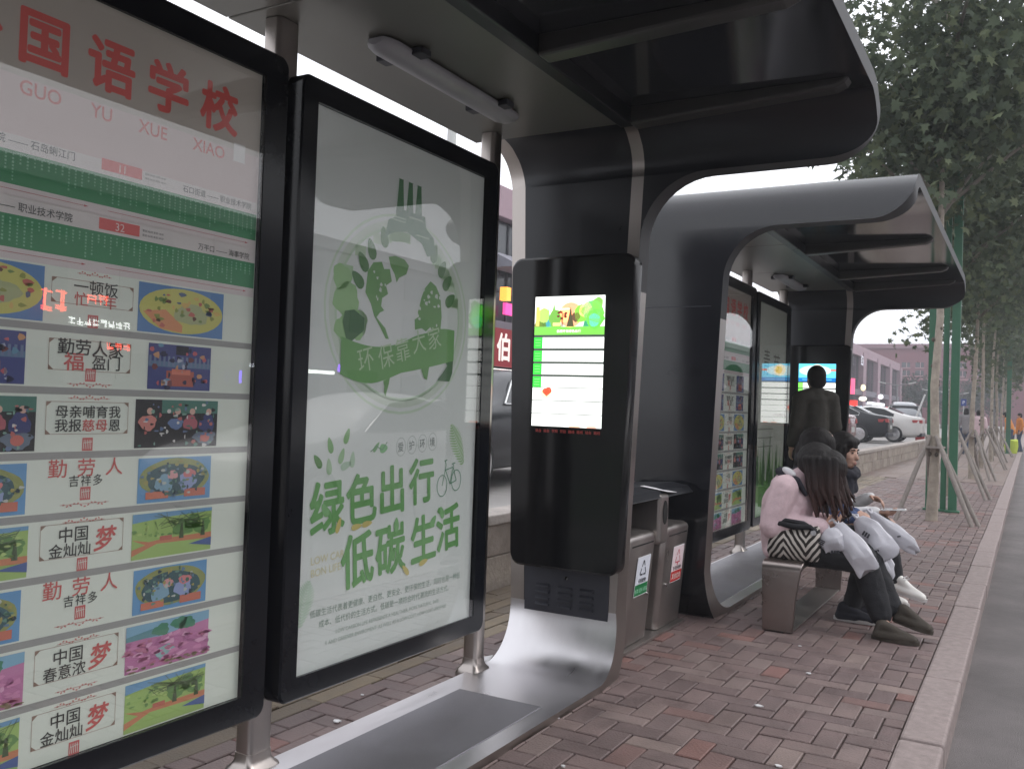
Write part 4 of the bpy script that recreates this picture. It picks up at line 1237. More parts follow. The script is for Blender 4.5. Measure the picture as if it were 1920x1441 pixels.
# ================================================================ CARS (length along local +x = rear, wheels on z = 0)
CARP = {}
def make_car(name, label, paint, loc, rz, van=False, group='cars on the raised car park'):
    t = thing(name, label, 'van' if van else 'car', (0, 0, 0), group)
    if van:
        st = [(-2.25, .70, .30, .70, .74), (-2.2, .80, .25, .82, .90), (-1.7, .86, .22, .98, 1.06), (-1.35, .87, .22, 1.02, 1.10), (-.75, .87, .22, 1.04, 1.72), (0, .87, .22, 1.05, 1.80), (1.2, .87, .22, 1.05, 1.80), (2.0, .86, .24, 1.05, 1.74), (2.2, .84, .30, 1.04, 1.35), (2.28, .80, .36, .95, 1.05)]
    else:
        st = [(-2.35, .62, .36, .55, .60), (-2.28, .78, .22, .66, .72), (-2.0, .87, .18, .74, .84), (-1.3, .90, .18, .84, .93), (-.75, .91, .18, .90, 1.0), (-.05, .91, .18, .92, 1.38), (.55, .91, .18, .93, 1.45), (1.15, .91, .18, .95, 1.38), (1.75, .90, .18, .97, 1.10), (2.05, .88, .20, .98, 1.06), (2.36, .82, .24, .96, 1.03), (2.44, .74, .34, .90, .95)]
    g = MB(); rings = []
    for x, wd, zl, zb, zr in st:
        tall = zr - zb
        wr = wd * (.97 - .24 * min(1, tall / .45))
        half = [(wd * .90, zl), (wd * .985, zl + .12), (wd, (zl + zb) / 2), (wd * .985, zb - .05), (wd * .95, zb), (wr, zr - tall * .22), (wr * .82, zr - .005), (wr * .4, zr + .012 * (tall > .2))]
        rings.append([(x, a, b) for a, b in half] + [(x, -a, b) for a, b in reversed(half)])
    g.loft(rings)
    g.build('body', paint, t, smooth=38, subsurf=1)
    # glass: side windows, rear and front screens, set just proud of the body
    zt = 1.80 if van else 1.45
    side = [(-.62, .99), (-.02, 1.30), (.50, 1.37), (1.02, 1.31), (1.42, 1.12), (1.40, 1.02), (.4, .99)] if not van else [(-1.05, 1.10), (-.62, 1.58), (.2, 1.64), (1.9, 1.62), (2.02, 1.12)]
    def yw(x, z):
        # half width of the cabin at this place (follows the same lofted stations)
        for (x0, w0, l0, b0, r0), (x1, w1, l1, b1, r1) in zip(st[:-1], st[1:]):
            if x0 <= x <= x1:
                f = (x - x0) / (x1 - x0)
                wd, zb, zr = w0 + (w1 - w0) * f, b0 + (b1 - b0) * f, r0 + (r1 - r0) * f
                tall = max(.05, zr - zb); wr = wd * (.97 - .24 * min(1, tall / .45))
                q = min(1, max(0, (z - zb) / (tall * .78)))
                return wd * .95 + (wr - wd * .95) * q
        return .9
    for sg in (-1, 1):
        g = MB()
        vs = [(x, sg * (yw(x, z) + .006), z) for x, z in side]
        vs2 = [(x, sg * (yw(x, z) - .02), z) for x, z in side]
        n = len(side)
        g.add(vs + vs2, [tuple(range(n)), tuple(range(2 * n - 1, n - 1, -1))] + [(i, n + i, n + (i + 1) % n, (i + 1) % n) for i in range(n)])
        wdw = g.build('window', M['carglass'], t)
        g = MB()
        ctr = (sum(p[0] for p in side) / n, sum(p[1] for p in side) / n)
        loop = [(x, sg * (yw(x, z) + .008), z) for x, z in side]
        g.tube(loop + [loop[0]], .011, 6)
        g.build('window_trim', M['chrome'], wdw, smooth=50)
        # door cut lines
        g = MB()
        for x in ((-.55, .45, 1.25) if not van else (-1.0, .1)):
            g.box((x, sg * (yw(x, .6) * .99), .62), (.008, .05, .58))
        if False: g.build('door_gap', M['void'], t)
        for x in ((.30, 1.12) if not van else (-.1, .3)):
            g = MB(); g.box((x, sg * .905, .84), (.17, .03, .022)); g.build('door_handle', M['chrome'], t, bevel=.006)
    g = MB()
    if van: g.hexa([(2.185, -.66, 1.14), (2.23, -.66, 1.14), (2.23, .66, 1.14), (2.185, .66, 1.14), (2.03, -.58, 1.60), (2.09, -.58, 1.60), (2.09, .58, 1.60), (2.03, .58, 1.60)])
    else: g.hexa([(1.68, -.62, 1.06), (1.80, -.62, 1.09), (1.80, .62, 1.09), (1.68, .62, 1.06), (1.16, -.54, 1.345), (1.22, -.54, 1.375), (1.22, .54, 1.375), (1.16, .54, 1.345)])
    g.build('rear_window', M['carglass'], t)
    xr = 2.27 if van else 2.40
    for sg in (-1, 1):
        g = MB(); g.hexa([(xr - .22, sg * .62, .78), (xr + .045, sg * .50, .78), (xr + .03, sg * .76, .79), (xr - .30, sg * .88, .80), (xr - .22, sg * .62, .92), (xr + .03, sg * .50, .92), (xr + .015, sg * .76, .92), (xr - .32, sg * .885, .90)])
        g.build('tail_light', M['red'], t, bevel=.01)
    g = MB(); g.box((xr + .03, 0, .62), (.02, .48, .14)); g.build('number_plate', M['plate'], t)
    g = MB(); g.box((xr - .06, 0, .33), (.20, 1.45, .16)); g.build('bumper', M['grille'], t, bevel=.04)
    for wx in ((-1.42, 1.42) if not van else (-1.4, 1.3)):
        for sg in (-1, 1):
            g = MB(); g.lathe([(.215, -.10), (.30, -.10), (.325, -.07), (.33, 0), (.325, .07), (.30, .10), (.215, .10)], (wx, sg * .82, .33), 'y', 28)
            wh = g.build('wheel', M['rubber'], t, smooth=40)
            g = MB()
            g.lathe([(.195, .085), (.235, .095), (.238, .105), (.20, .108)], (wx, sg * .82, .33), 'y', 28) if sg > 0 else g.lathe([(.195, -.085), (.235, -.095), (.238, -.105), (.20, -.108)], (wx, sg * .82, .33), 'y', 28)
            for k in range(12):
                a = 2 * PI * k / 12
                p = Vector((wx + .03 * math.cos(a), sg * .915, .33 + .03 * math.sin(a))); q = Vector((wx + .215 * math.cos(a), sg * .915, .33 + .215 * math.sin(a)))
                g.tube([p, q], [.016, .012], 5)
            g.ell((wx, sg * .915, .33), (.045, .02, .045))
            g.build('rim', M['rim'], wh, smooth=40)
    t.location = loc; t.rotation_euler = (0, 0, rz)
    return t
PARK = .26
P_black = mat('black_car_paint', (.010, .011, .015), .25, 0, spec=.35)
P_white = mat('white_car_paint', (.66, .64, .62), .3, coat=.6)
P_red = mat('dark_red_car_paint', (.16, .018, .022), .25, coat=.6)
P_silver = mat('silver_car_paint', (.30, .31, .33), .3, .5, coat=.5)
car1 = make_car('parked_car', 'black sedan with chrome window trim and silver spoked wheels, tail towards the pavement', P_black, (-6.95, 36.6, PARK), 0)
make_car('parked_car', 'white sedan parked behind the black sedan, sloping boot towards the pavement', P_white, (-6.10, 39.6, PARK), 0)
make_car('parked_car', 'dark red car whose tail light shows beside the head of the seated woman', P_red, (-6.60, 26.0, PARK), 0)
make_car('parked_van', 'silver grey van parked beyond the red barrier post', P_silver, (-5.9, 52, PARK), R(-80), True)
make_car('parked_car', 'dark grey car seen through the gap between the green poster and the kiosk', P_black, (-6.2, 9.6, PARK), R(98))
make_car('parked_car', 'white car parked deep in the car park in front of the shops', P_white, (-9.2, 62, PARK), R(15))
make_car('parked_car', 'silver car parked deep in the car park behind the white one', P_silver, (-9.6, 80, PARK), R(-70))

# barrier gate
t = thing('barrier_gate', 'red barrier machine with a raised white arm at the car park exit', 'barrier', (-3.95, 41.2, PARK))
g = MB(); g.box((-3.95, 41.2, PARK + .48), (.34, .30, .92)); g.box((-3.95, 41.2, PARK + .96), (.38, .34, .05)); g.build('cabinet', M['red'], t, bevel=.02)
g = MB(); g.tube([(-4.18, 41.0, PARK + .78), (-3.78, 41.0, PARK + 1.98)], [.045, .035], 8); g.build('arm', M['whitepaint'], t, smooth=40)
g = MB(); g.lathe([(0, 0), (.07, 0), (.07, -.10), (0, -.10)], (-4.16, 41.08, PARK + .84), 'y', 14); g.build('hub', M['orange'], t, smooth=40)

# ================================================================ BUILDINGS
PINK, DPINK, DK = lin(150, 126, 136), lin(124, 92, 102), lin(60, 58, 66)
sb = thing('shop_building', 'long low shop building with pinkish frames around dark glass bays', 'building', (-15, 58, 0))
g = MB()
g.box((-17.2, 58, 3.55), (10, 88, 6.5), 0, lin(120, 112, 118))
g.box((-12.15, 58, 6.45), (.55, 88.4, .80), 0, PINK)
g.box((-12.12, 58, 3.15), (.50, 88.2, .45), 0, lin(110, 106, 116))
g.box((-17.2, 58, 6.86), (10.2, 88.3, .1), 0, DPINK)
for y in np.arange(14.3, 103, 8.05): g.box((-12.1, float(y), 3.4), (.62, 1.5, 6.0), 0, PINK)
g.build('wall', M['facade'], sb, bevel=.02)
k = 0
for y in np.arange(14.3, 100, 8.05):
    for q in range(3):
        yy = float(y) + 1.85 + q * 2.15
        g = MB(); g.box((-12.19, yy, 4.72), (.06, 2.02, 2.6)); wdw = g.build('window', M['facadeglass'], sb)
        g = MB(); g.box((-12.15, yy + .3, 4.72), (.05, .07, 2.6), 0, DK); g.box((-12.15, yy, 4.2), (.05, 2.02, .06), 0, DK); wdw2 = g.build('frame', M['grille'], wdw)
    g = MB(); g.box((-12.19, float(y) + 4.0, 1.6), (.06, 6.4, 2.5)); g.build('shop_window', M['facadeglass'], sb)
def lit(name, label, cat, c, d, col, strong=True, txt=None, tcol=None, axis='x'):
    g = MB(); g.box(c, d, 0, col)
    if txt:
        if axis == 'x': pl = Plane((c[0] + d[0] / 2 + .004, c[1], c[2]), (0, 1, 0), (0, 0, 1), .004)
        else: pl = Plane((c[0], c[1] - d[1] / 2 - .004, c[2]), (1, 0, 0), (0, 0, 1), .004)
        body, size, u, v = txt
        pl.text(body, u, v, size, tcol, 1, .03, 'CENTER')
        b = len(g.v); g.v += pl.mb.v; g.f += [[b + i for i in f] for f in pl.mb.f]; g.m += pl.mb.m; g.c += pl.mb.c
    o = g.build(name, M['signlit'] if strong else M['signdim'], recalc=False)
    return tag(o, label, cat)
lit('shop_sign', 'red shop sign with white characters seen through the gap left of the kiosk', 'shop sign', (-11.78, 20.4, 2.68), (.16, 3.2, .96), lin(128, 20, 30), False, ('伯', .74, -.44, -.27), lin(250, 236, 230))
lit('light_strip', 'bright white lit strip under the red shop sign', 'lit strip', (-11.76, 20.4, 1.98), (.14, 3.2, .30), lin(255, 250, 244))
lit('window_poster', 'red and green shop window poster under the white lit strip', 'poster', (-11.96, 20.45, 1.40), (.05, 1.6, .60), lin(170, 60, 60), False)
lit('neon_sign', 'pink neon sign above the red shop sign', 'neon sign', (-11.9, 20.5, 3.72), (.08, .5, .30), lin(236, 70, 150))
lit('hanging_lamp', 'warm orange lamp high on the shop front beside the pole', 'lamp', (-11.7, 19.95, 4.05), (.2, .22, .34), lin(255, 170, 70))
g = MB(); g.hexa([(-12.0, 19.6, 4.70), (-11.2, 19.6, 4.70), (-11.2, 21.4, 4.70), (-12, 21.4, 4.70), (-12, 19.6, 5.15), (-11.25, 19.6, 4.78), (-11.25, 21.4, 4.78), (-12, 21.4, 5.15)], 0, lin(140, 140, 150))
tag(g.build('awning', M['facade']), 'small grey awning sticking out above the neon sign', 'awning')
# signs of the far shops
FS = [('neon_sign', 'tall pink neon sign at the near end of the far shops', 'neon sign', (-10.0, 61.5, 3.15), (.35, .2, 1.0), lin(255, 90, 130), True),
      ('neon_sign', 'square red neon sign under the tall pink one', 'neon sign', (-10.0, 62.0, 2.0), (.55, .2, .5), lin(250, 50, 40), True),
      ('spot_lamp', 'white floodlight over the first far shop', 'lamp', (-10.9, 72, 2.55), (.7, .25, .4), lin(255, 250, 230), True),
      ('spot_lamp', 'round white floodlight over the middle far shop', 'lamp', (-11.4, 85, 3.0), (.55, .25, .5), lin(250, 250, 255), True),
      ('spot_lamp', 'warm floodlight on the pale upper wall of the far shops', 'lamp', (-11.5, 76, 3.5), (.45, .25, .6), lin(255, 240, 190), True),
      ('spot_lamp', 'small white floodlight at the far end of the shops', 'lamp', (-11.3, 99, 2.5), (.5, .25, .5), lin(250, 250, 255), True),
      ('light_strip', 'slanting white lit fascia over a far shop window', 'lit strip', (-11.6, 84, 2.35), (.2, 9, .22), lin(245, 248, 255), True),
      ('shop_window', 'glowing pale blue shop window among the far shops', 'shop window', (-11.9, 79, 1.35), (.1, 2.6, 1.4), lin(190, 226, 250), True),
      ('shop_window', 'glowing white shop doorway among the far shops', 'shop window', (-11.9, 90, 1.35), (.1, 1.4, 1.7), lin(230, 236, 245), True),
      ('neon_sign', 'left one of two small red lights on the far shops', 'neon sign', (-11.4, 90.5, 1.95), (.5, .25, .45), lin(250, 50, 44), True),
      ('neon_sign', 'right one of two small red lights on the far shops', 'neon sign', (-11.4, 95.5, 1.80), (.45, .25, .42), lin(240, 60, 56), True)]
for a in FS:
    if a[0] == 'spot_lamp':
        g = MB(); g.ell(a[3], (a[4][0] * .42, a[4][1] * .5, a[4][2] * .42), 0, a[5]); g.box((a[3][0] - .3, a[3][1], a[3][2] + .05), (.5, .06, .06), 0, lin(60, 60, 64))
        tag(g.build(a[0], M['signlit'], smooth=60), a[1], a[2])
    else: lit(*a)
lit('wall_sign', 'white lettering on the dark glass at the top of the far shops', 'sign', (-11.85, 77.6, 5.75), (.05, .05, .05), lin(230, 230, 236), False, ('红府', .9, 0, -.35), lin(226, 226, 236))

# big purple-red block across the end of the street
pb = thing('brick_block', 'long purplish red block with two rows of windows across the end of the street', 'building', (-10, 126, 0))
g = MB(); g.box((-14, 126, 5.4), (46, 10, 9.6), 0, lin(118, 62, 74)); g.box((-14, 120.9, 10.05), (46.4, .5, .55), 0, lin(132, 96, 106)); g.box((-14, 120.95, 6.0), (46.2, .3, .2), 0, lin(166, 116, 124))
g.build('wall', M['facade'], pb, bevel=.03)
for z in (7.75, 6.75):
    for x in np.arange(-32, 2, 1.55):
        g = MB(); g.box((float(x), 120.96, z), (.95, .08, .62)); wdw = g.build('window', M['facadeglass'], pb)
        g = MB(); g.box((float(x), 120.9, z - .36), (1.05, .12, .08), 0, lin(180, 140, 148)); g.box((float(x) + .1, 120.9, z), (.06, .06, .62), 0, lin(190, 150, 156)); g.build('frame', M['facade'], wdw)
# pale flats above the shops, seen in the slit beside the kiosk
pf = thing('flats', 'pale grey blocks of flats rising behind the shop building', 'building', (-40, 62, 0))
g = MB(); g.box((-42, 66, 8.2), (14, 34, 16.6), 0, lin(196, 192, 190)); g.box((-42, 66, 16.8), (14.6, 34.6, .5), 0, lin(170, 168, 168)); g.build('wall', M['facade'], pf)
for y in np.arange(51, 82, 4.0):
    for z in (8.5, 11.3, 14.1):
        g = MB(); g.box((-34.97, float(y), z), (.08, 1.8, 1.3)); g.build('window', M['facadeglass'], pf)
# tall pole seen over the poster
g = MB(); g.tube([(-12.0, 17.7, .3), (-12.0, 17.7, 11)], [.13, .10], 12); tag(g.build('tall_pole', M['plate'], smooth=50), 'tall pale pole rising behind the green globe poster', 'pole')

# clipped trees and street lamps in front of the block
for k, (x, y, r, h, lb) in enumerate(((-12.6, 104, 2.0, 6.2, 'round dark tree at the left, in front of the purple block'), (-10.3, 108, 1.9, 6.4, 'middle one of the dark round trees before the purple block'), (-8.0, 105, 1.9, 6.0, 'right one of the dark round trees before the purple block'), (-5.6, 109, 2.0, 6.2, 'dark round tree before the purple block, seen between the green posts'), (-3.2, 106, 2.0, 5.8, 'dark round tree before the purple block, right of the walking woman'))):
    t = thing('round_tree', lb, 'tree', (x, y, 0), 'round trees before the far block')
    g = MB(); g.tube([(x, y, .2), (x, y, h * .55)], [.16, .08], 8, 0, lin(90, 80, 72)); g.build('trunk', M['bark'], t, smooth=50)
    cs = [(x + random.uniform(-r, r) * .75, y + random.uniform(-r, r) * .7, h - r + random.uniform(-1.5, 1) * r * .7) for _ in range(12)]
    crown_mesh('crown', cs, [r * .62] * 12, 1500, .22, t, [(.030, .048, .036), (.024, .040, .030), (.038, .056, .040)], M['leaf'], 70 + k)
for x, y, h, lb in ((-8.3, 70, 3.6, 'slim street lamp with twin arms in front of the far shops'), (-7.9, 96, 3.9, 'slim street lamp far down the car park, left of the barrier arm'), (-6.4, 98, 3.7, 'slim street lamp far down the car park, right of the barrier arm')):
    t = thing('street_lamp', lb, 'street lamp', (x, y, PARK), 'street lamps in the car park')
    g = MB(); g.tube([(x, y, PARK), (x, y, h)], [.07, .05], 8); g.tube([(x - .9, y, h + .12), (x, y, h - .08), (x + .9, y, h + .12)], [.03, .04, .03], 7); g.build('pole', M['grey'], t, smooth=50)
    for sg in (-1, 1):
        g = MB(); g.box((x + sg * 1.0, y, h + .12), (.5, .2, .07), 0, (1, 1, 1), (0, -sg * .25, 0)); g.build('lamp_head', M['plate'], t, bevel=.02)
# blue road signs down the street
for x, y, z, lb in ((-3.40, 50.0, 2.05, 'small blue road sign left of the thick green post'), (-2.86, 50.0, 2.10, 'small blue road sign right of the thick green post')):
    t = thing('road_sign', lb, 'road sign', (x, y, 0), 'blue road signs')
    g = MB(); g.tube([(x, y + .03, 0), (x, y + .03, 3.2 if x < -3 else 2.2)], .03, 8); g.build('post', M['plate'], t, smooth=50)
    pl = Plane((x, y - .02, z), (1, 0, 0), (0, 0, 1), .004)
    g = MB(); g.box((x, y, z), (.24, .03, .34), 0, lin(30, 62, 140)); pl.text('P', 0, -.08, .23, lin(220, 226, 236), 1, .01, 'CENTER')
    b = len(g.v); g.v += pl.mb.v; g.f += [[b + i for i in f] for f in pl.mb.f]; g.m += pl.mb.m; g.c += pl.mb.c
    g.build('sign_board', M['sticker'], t, recalc=False)
# across the road: what the glass reflects
ab = thing('street_block', 'grey street block across the road, mirrored in the poster glass', 'building', (26, 20, 0))
g = MB(); g.box((28, 30, 4.2), (8, 170, 8.6), 0, lin(120, 116, 118)); g.box((23.9, 30, 8.3), (.5, 170, .5), 0, lin(150, 146, 146)); g.build('wall', M['facade'], ab)
for y in np.arange(-20, 60, 4.2):
    for z in (2.0, 5.0, 7.0):
        g = MB(); g.box((23.97, float(y), z), (.08, 2.2, 1.2)); g.build('window', M['facadeglass'], ab)
M['neon'] = mat('bright_neon', attr=True, rough=.5, emit=9.0)
NEON = {'or1': (18.16, 4.13), 'or2': (19.75, 4.31), 'or3': (20.66, 2.77), 'wh': (19.89, 3.52), 'whtext': (27.6, 2.47), 'vi': (26.36, 1.97), 'wh2': (30.96, 2.39), 'vi2': (32.35, 2.63), 's2 pink': (96.6, 3.52), 's2 or': (95.3, 2.57)}
def neon(label, y, z, wy, hz_, col, txt=None):
    pl = Plane((23.55, y, z), (0, -1, 0), (0, 0, 1), .004)          # faces this side of the road
    if txt:                                        # too small to read: strokes only
        n = len(txt); cw = wy / n; rs_ = random.Random(n * 7 + int(y))
        for i in range(n):
            u0 = -wy / 2 + i * cw
            for q in range(5):
                a, b = rs_.uniform(.05, .8), rs_.uniform(-.45, .45)
                if q % 2: pl.line([(u0 + a * cw, -hz_ * .45), (u0 + a * cw + rs_.uniform(-.1, .1) * cw, hz_ * .45)], min(cw, hz_) * .13, col, 1 + q * .1)
                else: pl.line([(u0 + .05 * cw, b * hz_), (u0 + .85 * cw, b * hz_ + .05 * hz_)], min(cw, hz_) * .13, col, 1 + q * .1)
    else: pl.rect(-wy / 2, -hz_ / 2, wy / 2, hz_ / 2, col, 1)
    o = pl.mb.build('neon_sign', M['neon'], recalc=False)
    tag(o, label, 'neon sign')
neon('orange neon character across the road, left one mirrored in the timetable', NEON['or1'][0], NEON['or1'][1], 1.0, .8, lin(255, 96, 60), 'xx')
neon('orange neon lettering across the road, mirrored over the first slogan', NEON['or2'][0], NEON['or2'][1], .9, .35, lin(255, 100, 70), 'xx')
neon('red neon strip across the road, mirrored over the second slogan', NEON['or3'][0], NEON['or3'][1], 1.0, .28, lin(255, 80, 50), 'xxx')
neon('white neon lettering across the road, mirrored under the first slogan', NEON['wh'][0], NEON['wh'][1], 2.4, .26, lin(235, 240, 235), 'xxxxxxxx')
neon('small white neon lettering across the road, mirrored in the black frame', NEON['whtext'][0], NEON['whtext'][1], 1.6, .15, lin(235, 240, 255), 'xxxxxxxxxx')
neon('violet neon bar across the road, mirrored at the timetable edge', NEON['vi'][0], NEON['vi'][1], .14, .5, lin(110, 70, 255))
neon('long white neon strip across the road, mirrored in the poster', NEON['wh2'][0], NEON['wh2'][1], 2.2, .16, lin(240, 246, 240))
neon('violet neon bar across the road, mirrored beside the ribbon banner', NEON['vi2'][0], NEON['vi2'][1], .16, .36, lin(150, 80, 255))
neon('pink neon lettering across the road, mirrored in the far timetable', NEON['s2 pink'][0], NEON['s2 pink'][1], 1.3, .6, lin(255, 110, 190), 'xxx')
neon('orange neon lettering across the road, mirrored low in the far timetable', NEON['s2 or'][0], NEON['s2 or'][1], 1.1, .35, lin(255, 110, 40), 'xx')
make_car('passing_car', 'white car on the road, mirrored in the green globe poster', P_white, (2.9, 8.4, -.10), R(90), False, 'cars on the road')

# ================================================================ PEOPLE
def cone(g, a, b, ra, rb, n=12):
    a, b = Vector(a), Vector(b)
    if (b - a).length < 1e-4: b = a + Vector((0, 0, 1e-3))
    g.tube([a, b], [ra, rb], n, rounded=True)
def organic(name, items, m, parent, voxel=.008, smooth=5, fold=0.0, fscale=.07):
    g = MB()
    for it in items:
        if it[0] == 'c': cone(g, *it[1:])
        else: g.ell(it[1], it[2], rot=it[3] if len(it) > 3 else None, nu=16, nv=10)
    o = g.build(name, m, parent)
    md = o.modifiers.new('r', 'REMESH'); md.mode = 'VOXEL'; md.voxel_size = voxel
    if smooth:
        sm = o.modifiers.new('s', 'SMOOTH'); sm.iterations = smooth; sm.factor = .5
    if fold:
        tx = bpy.data.textures.get('folds') or bpy.data.textures.new('folds', 'CLOUDS')
        tx.noise_scale = fscale; tx.noise_depth = 2
        d = o.modifiers.new('d', 'DISPLACE'); d.texture = tx; d.strength = fold; d.mid_level = .5; d.texture_coords = 'LOCAL'
        sm = o.modifiers.new('s2', 'SMOOTH'); sm.iterations = 2; sm.factor = .5
    dg = bpy.context.evaluated_depsgraph_get()
    me = bpy.data.meshes.new_from_object(o.evaluated_get(dg))
    o.modifiers.clear()
    old = o.data; o.data = me; bpy.data.meshes.remove(old)
    me.name = name
    me.shade_smooth()
    return o
def chain(pts, rads):
    return [('c', pts[i], pts[i + 1], rads[i], rads[i + 1]) for i in range(len(pts) - 1)]
def hand_items(wrist, fwd, pal, k=1.0, curl=.5, thumb=1):
    # fwd: towards the finger tips, pal: the way the palm faces
    f = nrm(fwd); p = Vector(pal); p = (p - f * p.dot(f)).normalized(); sd = f.cross(p) * thumb
    w0 = Vector(wrist); it = []
    for j, (o_, L) in enumerate(((-.027, .062), (-.009, .074), (.009, .070), (.026, .055))):
        kn = w0 + f * .075 * k + sd * o_ * k
        it.append(('c', w0 + f * .01 + sd * o_ * .6 * k, kn, .013 * k, .0105 * k))
        d = f.copy(); q = kn
        for s_, L_ in enumerate((.45, .32, .23)):
            a = curl * (.55 + .35 * s_) + .05 * j
            d = (d * math.cos(a) + p * math.sin(a)).normalized()
            e = q + d * L * L_ * k
            it.append(('c', q, e, .0088 * k - .0008 * s_, .0082 * k - .0008 * s_)); q = e
    b = w0 + f * .022 * k - sd * .020 * k
    d1 = (f * .55 - sd * .75 + p * .35).normalized(); m1 = b + d1 * .042 * k
    d2 = (f * .85 - sd * .15 + p * .5).normalized()
    it += [('c', b, m1, .013 * k, .0105 * k), ('c', m1, m1 + d2 * .034 * k, .0098 * k, .008 * k)]
    return it
def head_items(c, f, up=(0, 0, 1), k=1.0):
    # c: middle of the skull, f: the way the face looks
    f = nrm(f); u = Vector(up); u = (u - f * u.dot(f)).normalized(); s = f.cross(u)
    P = lambda a, b, d: Vector(c) + (f * a + s * b + u * d) * k
    e = Matrix((f, s, u)).transposed().to_euler()
    it = [('e', P(-.012, 0, .018), (.092 * k, .072 * k, .098 * k), e), ('e', P(.022, 0, -.03), (.066 * k, .060 * k, .078 * k), e),
          ('e', P(.046, 0, -.082), (.034 * k, .034 * k, .028 * k), e), ('c', P(.078, 0, .005), P(.098, 0, -.036), .007 * k, .012 * k),
          ('c', P(.070, -.03, .018), P(.070, .03, .018), .012 * k, .012 * k), ('e', P(.080, 0, -.066), (.012 * k, .022 * k, .012 * k), e),
          ('e', P(.052, .034, -.03), (.026 * k, .022 * k, .026 * k), e), ('e', P(.052, -.034, -.03), (.026 * k, .022 * k, .026 * k), e)]
    for sg in (-1, 1): it.append(('e', P(-.004, sg * .074, -.012), (.017 * k, .009 * k, .030 * k), e))
    return it, P, e
def face_parts(P, e, root, k=1.0):
    g = MB()
    for sg in (-1, 1): g.ell(P(.077, sg * .031, -.002), (.006 * k, .012 * k, .0048 * k), rot=e, nu=10, nv=6)
    g.build('eyes', M['eye'], root, smooth=60)
    g = MB()
    for sg in (-1, 1): g.tube([P(.082, sg * .014, .018), P(.083, sg * .032, .023), P(.073, sg * .048, .017)], [.004 * k, .0045 * k, .003 * k], 6)
    g.build('eyebrows', M['hair'], root, smooth=60)
    g = MB(); g.ell(P(.091, 0, -.0655), (.004 * k, .019 * k, .0040 * k), rot=e, nu=10, nv=6); g.ell(P(.089, 0, -.075), (.004 * k, .017 * k, .0042 * k), rot=e, nu=10, nv=6)
    g.build('lips', M['lip'], root, smooth=60)
def shoe(name, heel, toe, m, root, rise=.085, wd=.042, sole=True, lace=False):
    h, t = Vector(heel), Vector(toe)
    d = (t - h).normalized(); up = Vector((0, 0, 1)); up = (up - d * up.dot(d)).normalized(); s = d.cross(up); L = (t - h).length
    Q = lambda a, b, c: h + d * a * L + s * b + up * c
    it = []
    for sg in (-.35, .35):
        it += [('c', Q(.14, sg * wd * .8, .032), Q(.62, sg * wd * 1.15, .030), .028, .026), ('c', Q(.62, sg * wd * 1.15, .030), Q(.88, sg * wd * .7, .026), .026, .022)]
    it += [('c', Q(.16, 0, .035), Q(.22, 0, rise), .032, .034), ('c', Q(.24, 0, rise), Q(.58, 0, .050), .032, .028), ('c', Q(.58, 0, .05), Q(.86, 0, .030), .028, .024)]
    o = organic(name, it, m, root, .007, 4)
    if sole:
        pr = []
        for k in range(24):
            a = 2 * PI * k / 24
            x = .5 + .5 * math.cos(a); y = wd * (1.02 if x > .5 else .82) * math.sin(a)
            pr.append((x, y))
        g = MB(); g.loft([[Q(x, y, .002) for x, y in pr], [Q(x, y * 1.02, .012) for x, y in pr], [Q(x, y, .024) for x, y in pr]])
        g.build('sole', M['sole'] if sole is True else sole, o, smooth=40)
    if lace:
        g = MB()
        for k in range(4): g.tube([Q(.38 + .08 * k, -.020, .078 - .010 * k), Q(.42 + .08 * k, 0, .088 - .011 * k), Q(.40 + .08 * k, .020, .078 - .010 * k)], .0035, 6)
        for sg in (-1, 1):
            c = Q(.36, 0, .098)
            g.tube([c, c + s * sg * .022 + up * .022 + d * .01, c + s * sg * .036 + up * .006 + d * .03, c + s * sg * .012 + d * .012], .0032, 6)
        g.build('laces', M['white'], o, smooth=60)
    return o

def sitter(name, label, y, dx, J, top, legm, hairf, armfold=.010):
    pass

# hair that is black at the roots and dyed brown towards the tips
def dyed_hair():
    m = M['hairbrown'].copy(); t = m.node_tree
    tc = t.nodes.new('ShaderNodeTexCoord'); sp = t.nodes.new('ShaderNodeSeparateXYZ'); mr = t.nodes.new('ShaderNodeMapRange')
    mr.inputs['From Min'].default_value = .98; mr.inputs['From Max'].default_value = .74
    mx = t.nodes.new('ShaderNodeMix'); mx.data_type = 'RGBA'
    mx.inputs['A'].default_value = (.007, .005, .005, 1); mx.inputs['B'].default_value = (.042, .019, .016, 1)
    t.links.new(tc.outputs['Object'], sp.inputs[0]); t.links.new(sp.outputs[2], mr.inputs['Value']); t.links.new(mr.outputs[0], mx.inputs['Factor'])
    for n in t.nodes:
        if n.bl_idname == 'ShaderNodeMix' and n is not mx: t.links.new(mx.outputs['Result'], n.inputs['A'])
    return m
